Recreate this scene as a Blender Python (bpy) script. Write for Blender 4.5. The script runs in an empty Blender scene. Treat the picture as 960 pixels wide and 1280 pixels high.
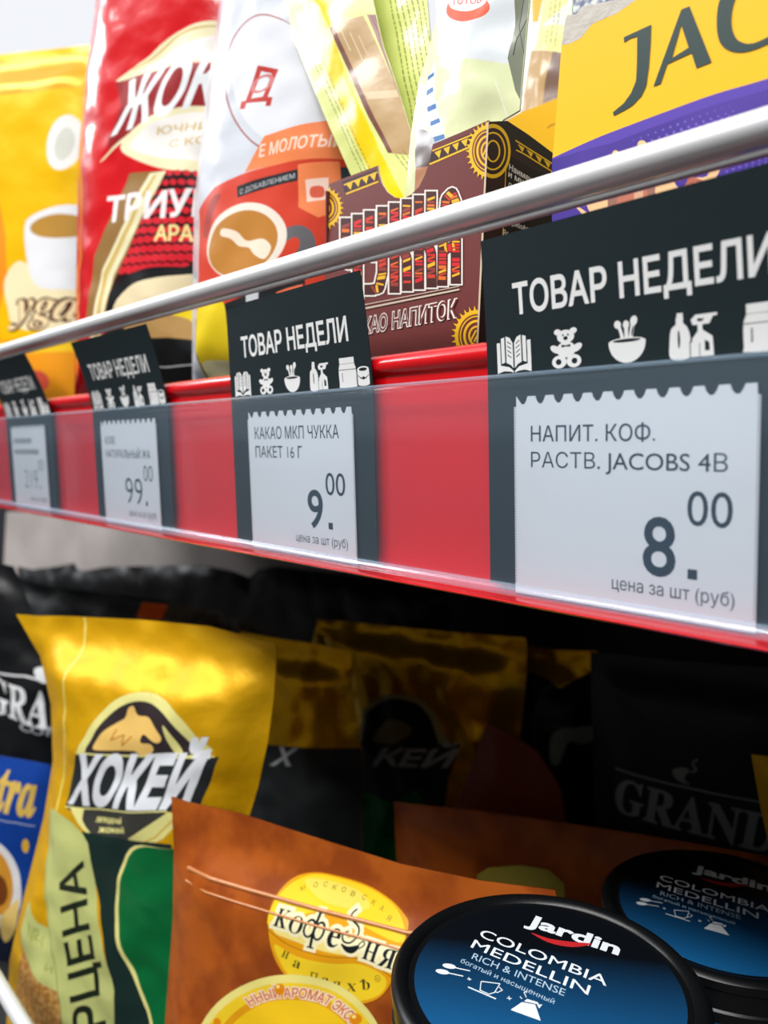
import bpy, bmesh, math, random
import numpy as np
from math import sin, cos, tan, atan, radians, pi, sqrt
from mathutils import Vector, noise
from mathutils.geometry import delaunay_2d_cdt, interpolate_bezier
sc = bpy.context.scene
COL = sc.collection
random.seed(4)

# ------------------------------------------------------------------ camera
F = 1000.0                       # focal length in pixels of the 960 x 1280 frame
ZC = 1.30                        # height of the lens above the shop floor
CAM = Vector((0, -0.133, ZC))    # the price rail runs along x at y = 0
PITCH = atan(82 / F); YAW = atan(0.886 * cos(PITCH))
FWD = Vector((-cos(YAW) * cos(PITCH), sin(YAW) * cos(PITCH), -sin(PITCH)))
RIGHT = Vector((sin(YAW), cos(YAW), 0)); UP = RIGHT.cross(FWD)
cd = bpy.data.cameras.new('camera'); co = bpy.data.objects.new('camera', cd); COL.objects.link(co)
from mathutils import Matrix
m3 = Matrix((RIGHT, UP, -FWD)).transposed()
co.matrix_world = Matrix.Translation(CAM) @ m3.to_4x4()
cd.sensor_fit = 'HORIZONTAL'; cd.sensor_width = 36; cd.lens = 36 * F / 960
cd.clip_start = 0.005; cd.clip_end = 50
cd.dof.use_dof = True; cd.dof.focus_distance = 0.19; cd.dof.aperture_fstop = 20
sc.camera = co

# ------------------------------------------------------------------ light
w = bpy.data.worlds.new('shop_hall'); sc.world = w; w.use_nodes = True
nt = w.node_tree; N = nt.nodes; L = nt.links; N.clear()
out = N.new('ShaderNodeOutputWorld'); bg = N.new('ShaderNodeBackground')
tc = N.new('ShaderNodeTexCoord'); sp = N.new('ShaderNodeSeparateXYZ'); cr = N.new('ShaderNodeValToRGB')
mr = N.new('ShaderNodeMapRange'); mr.inputs['From Min'].default_value = -1; mr.inputs['From Max'].default_value = 1
L.new(tc.outputs['Generated'], sp.inputs[0]); L.new(sp.outputs['Z'], mr.inputs['Value'])
L.new(mr.outputs[0], cr.inputs[0]); L.new(cr.outputs[0], bg.inputs[0]); L.new(bg.outputs[0], out.inputs[0])
e = cr.color_ramp.elements
e[0].position = 0.0; e[0].color = (0.05, 0.05, 0.055, 1)
e[1].position = 1.0; e[1].color = (0.92, 0.92, 0.95, 1)
for p_, c_ in ((0.48, (0.035, 0.035, 0.04, 1)), (0.62, (0.07, 0.075, 0.08, 1)), (0.69, (0.90, 0.92, 0.97, 1))):
    x = e.new(p_); x.color = c_
bg.inputs[1].default_value = 1.0

def area(name, loc, target, size, size_y, power, color):
    l = bpy.data.lights.new(name, 'AREA'); l.shape = 'RECTANGLE'; l.size = size; l.size_y = size_y
    l.energy = power; l.color = color
    o = bpy.data.objects.new(name, l); COL.objects.link(o); o.location = loc
    o.rotation_euler = (Vector(target) - Vector(loc)).to_track_quat('-Z', 'Y').to_euler()
    return o
# the shop's long ceiling lamps over the aisle
area('ceiling_lamp', (-0.2, -1.05, ZC + 1.45), (-0.2, 0, ZC), 2.4, 0.4, 50, (1.0, 0.99, 0.97))
area('ceiling_lamp', (-2.6, -1.0, ZC + 1.45), (-0.4, 0, ZC), 1.2, 0.4, 18, (0.96, 0.98, 1.0))
sc.view_settings.view_transform = 'Standard'; sc.view_settings.look = 'None'
sc.view_settings.gamma = 1; sc.view_settings.use_curve_mapping = False
sc.view_settings.exposure = 0.0

# ------------------------------------------------------------------ materials
def lin(c):
    return tuple(((v / 255) / 12.92 if v / 255 <= 0.04045 else ((v / 255 + 0.055) / 1.055) ** 2.4) for v in c) + (1,)
MATS = {}
def mat(name, rgb, rough=0.45, metal=0.0, coat=0.0, bump=0.0, bscale=60, bstretch=(1, 1, 1), var=0.0, vscale=40, rgb2=None, spec=0.5, bdist=0.001):
    if name in MATS: return MATS[name]
    m = bpy.data.materials.new(name); m.use_nodes = True; MATS[name] = m
    n = m.node_tree.nodes; l = m.node_tree.links; b = n['Principled BSDF']
    b.inputs['Base Color'].default_value = lin(rgb); b.inputs['Roughness'].default_value = rough
    b.inputs['Metallic'].default_value = metal; b.inputs['Coat Weight'].default_value = coat
    b.inputs['Coat Roughness'].default_value = 0.08; b.inputs['Specular IOR Level'].default_value = spec
    if bump or var:
        t = n.new('ShaderNodeTexCoord')
    if bump:
        mp = n.new('ShaderNodeMapping'); mp.inputs['Scale'].default_value = bstretch
        z = n.new('ShaderNodeTexNoise'); z.inputs['Scale'].default_value = bscale; z.inputs['Detail'].default_value = 3
        q = n.new('ShaderNodeBump'); q.inputs['Strength'].default_value = bump; q.inputs['Distance'].default_value = bdist
        l.new(t.outputs['Object'], mp.inputs[0]); l.new(mp.outputs[0], z.inputs['Vector'])
        l.new(z.outputs[0], q.inputs['Height']); l.new(q.outputs[0], b.inputs['Normal'])
    if var:
        z = n.new('ShaderNodeTexNoise'); z.inputs['Scale'].default_value = vscale; z.inputs['Detail'].default_value = 4
        mx = n.new('ShaderNodeMix'); mx.data_type = 'RGBA'
        c2 = lin(rgb2) if rgb2 else tuple(v * (1 - var) for v in lin(rgb)[:3]) + (1,)
        mx.inputs[6].default_value = lin(rgb); mx.inputs[7].default_value = c2
        r = n.new('ShaderNodeValToRGB'); r.color_ramp.elements[0].position = 0.42; r.color_ramp.elements[1].position = 0.6
        l.new(t.outputs['Object'], z.inputs['Vector']); l.new(z.outputs[0], r.inputs[0]); l.new(r.outputs[0], mx.inputs[0])
        l.new(mx.outputs[2], b.inputs['Base Color'])
    return m
def film(name, rgb, rough=0.28, metal=0.0, **k):
    k.setdefault('spec', 0.3); k.setdefault('bump', 0.35); k.setdefault('bscale', 45); k.setdefault('bdist', 0.002)
    return mat(name, rgb, rough, metal, **k)
def clear(name, haze=0.06, rough=0.06, streak=True, tint=(1, 1, 1)):
    m = bpy.data.materials.new(name); m.use_nodes = True; MATS[name] = m
    n = m.node_tree.nodes; l = m.node_tree.links; n.clear()
    o = n.new('ShaderNodeOutputMaterial'); tr = n.new('ShaderNodeBsdfTransparent'); tr.inputs[0].default_value = tint + (1,)
    gl = n.new('ShaderNodeBsdfGlossy'); gl.inputs['Roughness'].default_value = rough
    df = n.new('ShaderNodeBsdfDiffuse'); df.inputs[0].default_value = (0.5, 0.75, 1.0, 1)
    lw = n.new('ShaderNodeLayerWeight'); pw = n.new('ShaderNodeMath'); pw.operation = 'POWER'; pw.inputs[1].default_value = 3.2
    lw.inputs[0].default_value = 0.5; fr = n.new('ShaderNodeMath'); fr.operation = 'MULTIPLY_ADD'; fr.inputs[1].default_value = 0.9; fr.inputs[2].default_value = 0.065
    l.new(lw.outputs['Facing'], pw.inputs[0]); l.new(pw.outputs[0], fr.inputs[0])
    a = n.new('ShaderNodeMixShader'); b = n.new('ShaderNodeMixShader'); b.inputs[0].default_value = haze
    l.new(fr.outputs[0], a.inputs[0]); l.new(tr.outputs[0], a.inputs[1]); l.new(gl.outputs[0], a.inputs[2])
    l.new(a.outputs[0], b.inputs[1]); l.new(df.outputs[0], b.inputs[2]); l.new(b.outputs[0], o.inputs[0])
    if streak:
        t = n.new('ShaderNodeTexCoord'); mp = n.new('ShaderNodeMapping'); mp.inputs['Scale'].default_value = (0.03, 1, 1)
        z = n.new('ShaderNodeTexNoise'); z.inputs['Scale'].default_value = 330; z.inputs['Detail'].default_value = 4
        q = n.new('ShaderNodeBump'); q.inputs['Strength'].default_value = 0.25; q.inputs['Distance'].default_value = 0.0005
        l.new(t.outputs['Object'], mp.inputs[0]); l.new(mp.outputs[0], z.inputs['Vector']); l.new(z.outputs[0], q.inputs['Height'])
        l.new(q.outputs[0], gl.inputs['Normal'])
    return m

# ------------------------------------------------------------------ objects
def thing(name, label, cat, loc, group=None):
    o = bpy.data.objects.new(name, None); o.empty_display_size = 0.01; COL.objects.link(o)
    o.location = loc; o['label'] = label; o['category'] = cat
    if group: o['group'] = group
    return o
def mesh(name, verts, faces, mats, parent=None, smooth=True, midx=None, label=None):
    off = parent['_org'] if parent is not None and '_org' in parent else None
    org = Vector((0, 0, 0))
    p = parent
    while p is not None:
        org += p.location; p = p.parent
    me = bpy.data.meshes.new(name); me.from_pydata([tuple(Vector(v) - org) for v in verts], [], faces)
    mats = mats if isinstance(mats, (list, tuple)) else [mats]
    for m in mats: me.materials.append(m)
    if midx is not None: me.polygons.foreach_set('material_index', midx)
    me.polygons.foreach_set('use_smooth', [smooth] * len(me.polygons)); me.update()
    o = bpy.data.objects.new(name, me); COL.objects.link(o); o.parent = parent
    if label: o['label'] = label
    return o
def bevel(o, w_=0.0005, seg=2):
    b = o.modifiers.new('bevel', 'BEVEL'); b.width = w_; b.segments = seg; b.limit_method = 'ANGLE'; b.angle_limit = 0.6
    return o
def box(name, lo, hi, m, parent=None, bw=0.0005, label=None):
    x0, y0, z0 = lo; x1, y1, z1 = hi
    v = [(x0, y0, z0), (x1, y0, z0), (x1, y1, z0), (x0, y1, z0), (x0, y0, z1), (x1, y0, z1), (x1, y1, z1), (x0, y1, z1)]
    f = [(0, 3, 2, 1), (4, 5, 6, 7), (0, 1, 5, 4), (1, 2, 6, 5), (2, 3, 7, 6), (3, 0, 4, 7)]
    return bevel(mesh(name, v, f, m, parent, False, label=label), bw)
def sweep_x(name, prof, x0, x1, m, parent, nx=2, smooth=True, closed=True):
    v = []; f = []; n = len(prof)
    for i in range(nx):
        x = x0 + (x1 - x0) * i / (nx - 1)
        v += [(x, y, z) for y, z in prof]
    for i in range(nx - 1):
        for j in range(n if closed else n - 1):
            k = (j + 1) % n
            f.append((i * n + j, i * n + k, (i + 1) * n + k, (i + 1) * n + j))
    if closed:
        f.append(tuple(range(n))); f.append(tuple((nx - 1) * n + j for j in reversed(range(n))))
    o = mesh(name, v, f, m, parent, smooth)
    if smooth: o.data.set_sharp_from_angle(angle=radians(50))
    return o
def lathe(name, prof, c, m, parent, seg=96, label=None, sharp=40):
    v = []; f = []; n = len(prof)
    for r, z in prof:
        for i in range(seg):
            a = 2 * pi * i / seg; v.append((c[0] + r * cos(a), c[1] + r * sin(a), c[2] + z))
    for j in range(n - 1):
        for i in range(seg):
            k = (i + 1) % seg; f.append((j * seg + i, j * seg + k, (j + 1) * seg + k, (j + 1) * seg + i))
    f.append(tuple(reversed(range(seg)))); f.append(tuple((n - 1) * seg + i for i in range(seg)))
    o = mesh(name, v, f, m, parent, True, label=label); o.data.set_sharp_from_angle(angle=radians(sharp)); return o
def tube(name, pts, r, m, parent, seg=16):
    v = []; f = []
    for i, p in enumerate(pts):
        p = Vector(p); a = Vector(pts[max(0, i - 1)]); b = Vector(pts[min(len(pts) - 1, i + 1)]); d = (b - a).normalized()
        s = d.cross(Vector((0.3, 0.5, 0.81))).normalized(); t = d.cross(s)
        for k in range(seg):
            an = 2 * pi * k / seg; v.append(p + (s * cos(an) + t * sin(an)) * r)
    n = len(pts)
    for i in range(n - 1):
        for k in range(seg):
            q = (k + 1) % seg; f.append((i * seg + k, i * seg + q, (i + 1) * seg + q, (i + 1) * seg + k))
    f.append(tuple(reversed(range(seg)))); f.append(tuple((n - 1) * seg + k for k in range(seg)))
    o = mesh(name, v, f, m, parent, True); o.data.set_sharp_from_angle(angle=radians(50)); return o

# ------------------------------------------------------------------ pixels to places
def ray(px, py): return FWD + RIGHT * ((px - 480) / F) - UP * ((py - 640) / F)
def at_y(px, py, Y): r = ray(px, py); return CAM + r * ((Y - CAM.y) / r.y)
def at_z(px, py, Z): r = ray(px, py); return CAM + r * ((Z - CAM.z) / r.z)

# ------------------------------------------------------------------ flat shapes
def area2(c): 
    return 0.5 * sum(c[i][0] * c[(i + 1) % len(c)][1] - c[(i + 1) % len(c)][0] * c[i][1] for i in range(len(c)))
def ccw(c): return c if area2(c) > 0 else c[::-1]
def cw(c): return c if area2(c) < 0 else c[::-1]
def ell(cx, cy, rx, ry, rot=0, n=48, a0=0, a1=360):
    r = radians(rot); o = []
    full = abs(a1 - a0) >= 360
    for i in range(n if full else n + 1):
        a = radians(a0 + (a1 - a0) * i / n); x = rx * cos(a); y = ry * sin(a)
        o.append((cx + x * cos(r) - y * sin(r), cy + x * sin(r) + y * cos(r)))
    return o
def stroke(pts, wd, closed=False):
    o = []; n = len(pts); hw = wd / 2
    for i in range(n if closed else n - 1):
        a = pts[i]; b = pts[(i + 1) % n]; dx, dy = b[0] - a[0], b[1] - a[1]; l = math.hypot(dx, dy)
        if l < 1e-9: continue
        nx, ny = -dy / l * hw, dx / l * hw
        o.append(ccw([(a[0] + nx, a[1] + ny), (b[0] + nx, b[1] + ny), (b[0] - nx, b[1] - ny), (a[0] - nx, a[1] - ny)]))
    for i in range(n):
        if closed or 0 < i < n - 1: o.append(ccw(ell(pts[i][0], pts[i][1], hw, hw, n=8)))
    return o
def ring(cx, cy, rx, ry, wd, rot=0, n=48):
    return [ccw(ell(cx, cy, rx, ry, rot, n)), cw(ell(cx, cy, rx - wd, ry - wd, rot, n))]
def rect(x0, y0, x1, y1): return [(x0, y0), (x1, y0), (x1, y1), (x0, y1)]
def smooth_poly(p, n=5, closed=True):
    o = []; k = len(p)
    for i in range(k if closed else k - 1):
        p0, p1, p2, p3 = (p[(i - 1) % k], p[i], p[(i + 1) % k], p[(i + 2) % k]) if closed else (p[max(i - 1, 0)], p[i], p[i + 1], p[min(i + 2, k - 1)])
        for j in range(n):
            t = j / n
            o.append(tuple(0.5 * (2 * p1[d] + (p2[d] - p0[d]) * t + (2 * p0[d] - 5 * p1[d] + 4 * p2[d] - p3[d]) * t * t + (3 * p1[d] - p0[d] - 3 * p2[d] + p3[d]) * t ** 3) for d in (0, 1)))
    if not closed: o.append(p[-1])
    return o
def offset(conts, d):
    if not d: return conts
    res = []
    for c in conts:
        c = [p for i, p in enumerate(c) if math.hypot(p[0] - c[i - 1][0], p[1] - c[i - 1][1]) > 1e-6]
        n = len(c); o = []
        if n < 3: continue
        for i in range(n):
            a, b, g = c[i - 1], c[i], c[(i + 1) % n]
            d1 = (b[0] - a[0], b[1] - a[1]); d2 = (g[0] - b[0], g[1] - b[1])
            l1 = math.hypot(*d1); l2 = math.hypot(*d2)
            n1 = (d1[1] / l1, -d1[0] / l1); n2 = (d2[1] / l2, -d2[0] / l2)
            k = 1 + n1[0] * n2[0] + n1[1] * n2[1]; k = max(k, 0.45)
            o.append((b[0] + (n1[0] + n2[0]) / k * d, b[1] + (n1[1] + n2[1]) / k * d))
        res.append(o)
    return res
TXT = {}
def text(s, bold=0.0, slant=0.0, res=4):
    """outlines of a line of lettering, 1 unit = 1 em, baseline at 0"""
    if s not in TXT:
        cu = bpy.data.curves.new('t', 'FONT'); cu.body = s; cu.size = 1
        o = bpy.data.objects.new('t', cu); COL.objects.link(o)
        bpy.context.view_layer.objects.active = o
        for q in bpy.context.selected_objects: q.select_set(False)
        o.select_set(True); bpy.ops.object.convert(target='CURVE')
        o = bpy.context.view_layer.objects.active; cs = []
        for spn in o.data.splines:
            pts = []; bp = spn.bezier_points; n = len(bp)
            for i in range(n):
                a, b = bp[i], bp[(i + 1) % n]
                straight = (a.handle_right - a.co).length < 1e-5 and (b.handle_left - b.co).length < 1e-5
                if straight or abs((a.handle_right - a.co).cross(b.co - a.co).length) < 1e-6 and abs((b.handle_left - b.co).cross(b.co - a.co).length) < 1e-6:
                    pts.append((a.co.x, a.co.y))
                else:
                    for v in interpolate_bezier(a.co, a.handle_right, b.handle_left, b.co, res + 1)[:-1]: pts.append((v.x, v.y))
            if len(pts) > 2: cs.append(pts)
        if sum(area2(c) for c in cs) < 0: cs = [c[::-1] for c in cs]
        d = o.data; bpy.data.objects.remove(o); bpy.data.curves.remove(d); TXT[s] = cs
    cs = offset(TXT[s], bold)
    if slant: cs = [[(x + y * slant, y) for x, y in c] for c in cs]
    return cs
def bbox(cs):
    xs = [p[0] for c in cs for p in c]; ys = [p[1] for c in cs for p in c]; return min(xs), min(ys), max(xs), max(ys)
def fit(cs, p0, p1, p2, cap=0.727):
    """baseline left p0, baseline right p1, top left p2 (height of a capital)"""
    x0, _, x1, _ = bbox(cs)
    ux, uy = (p1[0] - p0[0]) / (x1 - x0), (p1[1] - p0[1]) / (x1 - x0); vx, vy = (p2[0] - p0[0]) / cap, (p2[1] - p0[1]) / cap
    o = [[(p0[0] + (x - x0) * ux + y * vx, p0[1] + (x - x0) * uy + y * vy) for x, y in c] for c in cs]
    return o
def xf(cs, f): return [[f(*p) for p in c] for c in cs]
def S(letters): return ''.join(chr(0x1D400 + ord(c) - 65) if 'A' <= c <= 'Z' else chr(0x1D41A + ord(c) - 97) if 'a' <= c <= 'z' else c for c in letters)
def SI(letters): return ''.join(chr(0x1D468 + ord(c) - 65) if 'A' <= c <= 'Z' else chr(0x1D482 + ord(c) - 97) if 'a' <= c <= 'z' else c for c in letters)

def wind(P, conts):
    wn = np.zeros(len(P), int); order = np.argsort(P[:, 1]); ys = P[order, 1]
    for c in conts:
        a = np.array(c); b = np.roll(a, -1, 0)
        i0, i1 = np.searchsorted(ys, a[:, 1].min()), np.searchsorted(ys, a[:, 1].max(), 'right')
        idx = order[i0:i1]; idx = idx[P[idx, 0] <= a[:, 0].max()]; idx = idx[P[idx, 0] >= a[:, 0].min()]
        for s in range(0, len(idx), 4000):
            k = idx[s:s + 4000]; x, y = P[k, 0:1], P[k, 1:2]
            cr_ = (b[:, 0] - a[:, 0]) * (y - a[:, 1]) - (x - a[:, 0]) * (b[:, 1] - a[:, 1])
            wn[k] += ((a[:, 1] <= y) & (b[:, 1] > y) & (cr_ > 0)).sum(1) - ((a[:, 1] > y) & (b[:, 1] <= y) & (cr_ < 0)).sum(1)
    return wn
def resample(c, cell):
    o = []
    for i in range(len(c)):
        a, b = c[i], c[(i + 1) % len(c)]; d = math.hypot(b[0] - a[0], b[1] - a[1]); k = max(1, int(math.ceil(d / cell - 1e-6)))
        o += [(a[0] + (b[0] - a[0]) * j / k, a[1] + (b[1] - a[1]) * j / k) for j in range(k)]
    return o
def fill(conts, cell, clip=None):
    """triangulate the union of outlines (metres); cell = largest piece"""
    K = 1000.0
    cs = [[(x * K, y * K) for x, y in c] for c in conts]
    c2 = cell * K
    V = []; E_ = []
    for c in cs:
        c = resample(c, c2); s = len(V); V += c; E_ += [(s + i, s + (i + 1) % len(c)) for i in range(len(c))]
    if clip is not None:
        c = resample([(x * K, y * K) for x, y in clip], c2); s = len(V); V += c; E_ += [(s + i, s + (i + 1) % len(c)) for i in range(len(c))]
    x0, y0, x1, y1 = bbox(cs)
    if x1 - x0 > c2 * 1.2 and y1 - y0 > c2 * 1.2:
        G = np.array([(x, y) for x in np.arange(math.floor(x0 / c2) + 1, math.ceil(x1 / c2)) * c2 for y in np.arange(math.floor(y0 / c2) + 1, math.ceil(y1 / c2)) * c2])
        if len(G):
            G = G[wind(G, cs) != 0]
            V += [tuple(g) for g in G]
    r = delaunay_2d_cdt([Vector(v) for v in V], E_, [], 0, 1e-4)
    vs = np.array([(v.x, v.y) for v in r[0]]); T = np.array([t for t in r[2]])
    ce = vs[T].mean(1); keep = wind(ce, cs) != 0
    if clip is not None: keep &= wind(ce, [[(x * K, y * K) for x, y in clip]]) != 0
    T = T[keep]
    if len(T) == 0: return np.zeros((0, 2)), T
    u, inv = np.unique(T, return_inverse=True)
    vs = vs[u] / K; T = inv.reshape(T.shape)
    a = vs[T]; ar = (a[:, 1, 0] - a[:, 0, 0]) * (a[:, 2, 1] - a[:, 0, 1]) - (a[:, 2, 0] - a[:, 0, 0]) * (a[:, 1, 1] - a[:, 0, 1])
    T[ar < 0] = T[ar < 0][:, ::-1]
    return vs, T

# ------------------------------------------------------------------ printed packs
PACKS = []
class Face:
    lay = None; qo = 0.0
    """a printed face in the shop: plane through a point, turned and leaned, with its own relief"""
    def __init__(s, px, py, Y, yaw=0, lean=0, H=0.0, ew=0.012, wr=0.0, wl=0.03, cell=0.0025, seed=0, seal=0.0, hw=0.0):
        a, l = radians(yaw), radians(lean)
        s.o = at_y(px, py, Y); s.n = Vector((sin(a) * cos(l), -cos(a) * cos(l), sin(l))); s.ax = Vector((cos(a), sin(a), 0)); s.ay = s.n.cross(s.ax)
        s.H, s.ew, s.wr, s.wl, s.cell, s.seed, s.seal = H, ew, wr, wl, cell, seed, seal
        s.k = 0; s.parent = None; s.outline = None; s.clip = None
    def q(s, px, py):
        r = ray(px, py); p = CAM + r * (((s.o - CAM).dot(s.n) + s.qo) / r.dot(s.n)); d = p - s.o
        return (d.dot(s.ax), d.dot(s.ay))
    def Q(s, pts): return [s.q(*p) for p in pts]
    def W(s, cs): return [s.Q(c) for c in cs]
    def rng(s, p, x, y, r):      # mean local radius in metres of r pixels near a pixel
        a = s.q(x, y); b = s.q(x, y + r); return math.hypot(a[0] - b[0], a[1] - b[1])
    def floor_b(s, z): return (z - s.o.z) / s.ay.z
    def set_outline(s, pts, zfloor=None):
        c = ccw(s.Q(pts))
        if zfloor is not None:
            fb = s.floor_b(zfloor); c = [(x, max(y, fb)) for x, y in c]
        s.outline = c; s.A = np.array(c); s.B = np.roll(s.A, -1, 0); s.top = max(p[1] for p in c); s.qo = s.H * 0.85; return c
    def disp(s, V):
        V = np.asarray(V); d = np.full(len(V), 1e9)
        for a, b in zip(s.A, s.B):
            ab = b - a; L2 = ab @ ab
            if L2 < 1e-14: continue
            t = np.clip(((V - a) @ ab) / L2, 0, 1); q = a + t[:, None] * ab
            d = np.minimum(d, np.hypot(*(V - q).T))
        e_ = 1 - np.exp(-(d / s.ew) ** 1.3)
        if s.seal:
            t = np.clip((s.top - V[:, 1] - s.seal * 0.5) / s.seal, 0, 1); e_ = e_ * (0.12 + 0.88 * t * t * (3 - 2 * t))
        w_ = 0
        if s.wr:
            w_ = np.array([noise.noise(Vector((x / s.wl * 1.3, y / s.wl, s.seed))) + 0.5 * noise.noise(Vector((x / s.wl * 2.1, y / s.wl * 2.6, s.seed + 7))) for x, y in V]) * s.wr
        return s.H * e_, w_ * np.clip(d / 0.004, 0.1, 1)
    def pos(s, V, off=0.0, side=1):
        if s.H or s.wr: h, w_ = s.disp(V)
        else: h = w_ = np.zeros(len(V))
        o = []
        for (x, y), hh, ww in zip(V, h, w_ if hasattr(w_, '__len__') else [0] * len(V)):
            o.append(s.o + s.ax * x + s.ay * y + s.n * (side * hh + ww + off))
        return o
    def body(s, name, m, back=None):
        s.bm = (name, m, back or m); s.lay = []; PACKS.append(s)
    def finish(s):
        """one triangulation of the outline and everything printed on it, shared out among the parts"""
        K = 1000.0; c2 = s.cell * K; V = []; E_ = []
        def add(c):
            c = resample([(x * K, y * K) for x, y in c], c2); st = len(V); V.extend(c); E_.extend((st + i, st + (i + 1) % len(c)) for i in range(len(c)))
        add(s.outline); x0, y0, x1, y1 = bbox([s.outline])
        for _, conts, _, _ in s.lay:
            for c in conts:
                if max(p[0] for p in c) > x0 and min(p[0] for p in c) < x1 and max(p[1] for p in c) > y0 and min(p[1] for p in c) < y1: add(c)
        oc = [(x * K, y * K) for x, y in s.outline]
        G = np.array([(x, y) for x in np.arange(math.floor(x0 * K / c2) + 1, math.ceil(x1 * K / c2)) * c2 for y in np.arange(math.floor(y0 * K / c2) + 1, math.ceil(y1 * K / c2)) * c2])
        V.extend(tuple(g) for g in G[wind(G, [oc]) != 0])
        r = delaunay_2d_cdt([Vector(v) for v in V], E_, [], 0, 1e-4)
        P = np.array([(v.x, v.y) for v in r[0]]); T = np.array([t for t in r[2]])
        T = T[wind(P[T].mean(1), [oc]) != 0]
        u, inv = np.unique(T, return_inverse=True); P = P[u]; T = inv.reshape(T.shape)
        a = P[T]; ar = (a[:, 1, 0] - a[:, 0, 0]) * (a[:, 2, 1] - a[:, 0, 1]) - (a[:, 2, 0] - a[:, 0, 0]) * (a[:, 1, 1] - a[:, 0, 1])
        T[ar < 0] = T[ar < 0][:, ::-1]; T = T[np.abs(ar) > 1e-9]
        ce = P[T].mean(1); own = np.full(len(T), -1)
        for i, (_, conts, _, _) in enumerate(s.lay):
            own[wind(ce, [[(x * K, y * K) for x, y in c] for c in conts]) != 0] = i
        P = P / K; f = np.array([tuple(v) for v in s.pos(P)]); n = len(P)
        nr = np.zeros((n, 3)); fn = np.cross(f[T[:, 1]] - f[T[:, 0]], f[T[:, 2]] - f[T[:, 0]])
        for k in range(3): np.add.at(nr, T[:, k], fn)
        nr /= np.maximum(np.linalg.norm(nr, axis=1), 1e-20)[:, None]
        names = []
        for nm, _, _, _ in s.lay:
            if nm not in names: names.append(nm)
        for nm in names:
            ids = [i for i, l_ in enumerate(s.lay) if l_[0] == nm]; sel = np.isin(own, ids)
            if not sel.any(): continue
            t = T[sel]; u, inv = np.unique(t, return_inverse=True); t = inv.reshape(t.shape); mats = []; mi = []
            for i in own[sel]:
                m = s.lay[i][2]
                if m not in mats: mats.append(m)
                mi.append(mats.index(m))
            o = mesh(nm, f[u], [tuple(int(q) for q in k) for k in t], mats, s.parent, True, mi, s.lay[ids[0]][3])
            o.data.normals_split_custom_set_from_vertices([tuple(v) for v in nr[u]])
        nm, m, back = s.bm; sel = own == -1; t = T[sel]
        b = np.array([tuple(v) for v in s.pos(P, -0.0006, -1)])
        ed = {}
        for q in T:
            for i in range(3): ed[(int(q[i]), int(q[(i + 1) % 3]))] = 1
        Fr = [tuple(int(i) for i in q) for q in t]; Bk = [tuple(int(i) + n for i in q[::-1]) for q in T]
        Rm = [(x, x + n, y + n, y) for x, y in ed if (y, x) not in ed]
        nb = np.zeros((n, 3)); fb = -np.cross(b[T[:, 1]] - b[T[:, 0]], b[T[:, 2]] - b[T[:, 0]])
        for k in range(3): np.add.at(nb, T[:, k], fb)
        nb /= np.maximum(np.linalg.norm(nb, axis=1), 1e-20)[:, None]
        o = mesh(nm, np.vstack([f, b]), Fr + Bk + Rm, [m, back], s.parent, True, [0] * len(Fr) + [1] * len(Bk) + [0] * len(Rm))
        o.data.normals_split_custom_set_from_vertices([tuple(v) for v in np.vstack([nr, nb])])
    def slab(s, name, m, th, back=None, label=None):
        V, T = fill([s.outline], 0.01); n = len(V)
        f = [s.o + s.ax * x + s.ay * y for x, y in V]; b = [p - s.n * th for p in f]
        cnt = {(t[i], t[(i + 1) % 3]) for t in T for i in range(3)}
        F_ = [tuple(int(i) for i in t) for t in T]; Bk = [tuple(int(i) + n for i in t[::-1]) for t in T]
        R = [(int(a), int(a) + n, int(b) + n, int(b)) for a, b in cnt if (b, a) not in cnt]
        return mesh(name, f + b, F_ + Bk + R, [m, back or m], s.parent, False, [0] * len(F_) + [1] * (len(Bk)) + [1] * len(R), label)
    def art(s, name, layers, label=None, parent=None):
        if s.lay is not None:
            s.lay += [(name, conts, m, label) for conts, m in layers if conts]; return
        VV = []; FF = []; MI = []; mats = []
        for conts, m in layers:
            s.k += 1
            V, T = fill(conts, s.cell, s.clip)
            if len(T) == 0: continue
            b = len(VV); VV += s.pos(V, (0.00003 + 0.000016 * s.k) if (s.H or s.wr) else (0.00002 + 0.000008 * s.k))
            if m not in mats: mats.append(m)
            FF += [tuple(int(i) + b for i in t) for t in T]; MI += [mats.index(m)] * len(T)
        return mesh(name, VV, FF, mats, parent or s.parent, True, MI, label)
    def txt(s, st, p0, p1, p2, bold=0.0, slant=0.0, cap=0.727):
        return fit(text(st, bold, slant), s.q(*p0), s.q(*p1), s.q(*p2), cap)
def crop(x0, y0, k): return lambda *pts: [(x0 + x / k, y0 + y / k) for x, y in pts]
def ink(r, g, b, rough=0.35, **k):
    k.setdefault('spec', 0.22)
    return mat('ink_%d_%d_%d_%d' % (r, g, b, int(rough * 100)), (r, g, b), rough, **k)
WHITE = ink(236, 238, 240); BLACK = ink(16, 18, 20)
UPF = ZC + 0.0236      # upper shelf surface
LOF = ZC - 0.285       # lower shelf surface
XL, XR = -0.85, 0.16   # ends of the shelf

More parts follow.
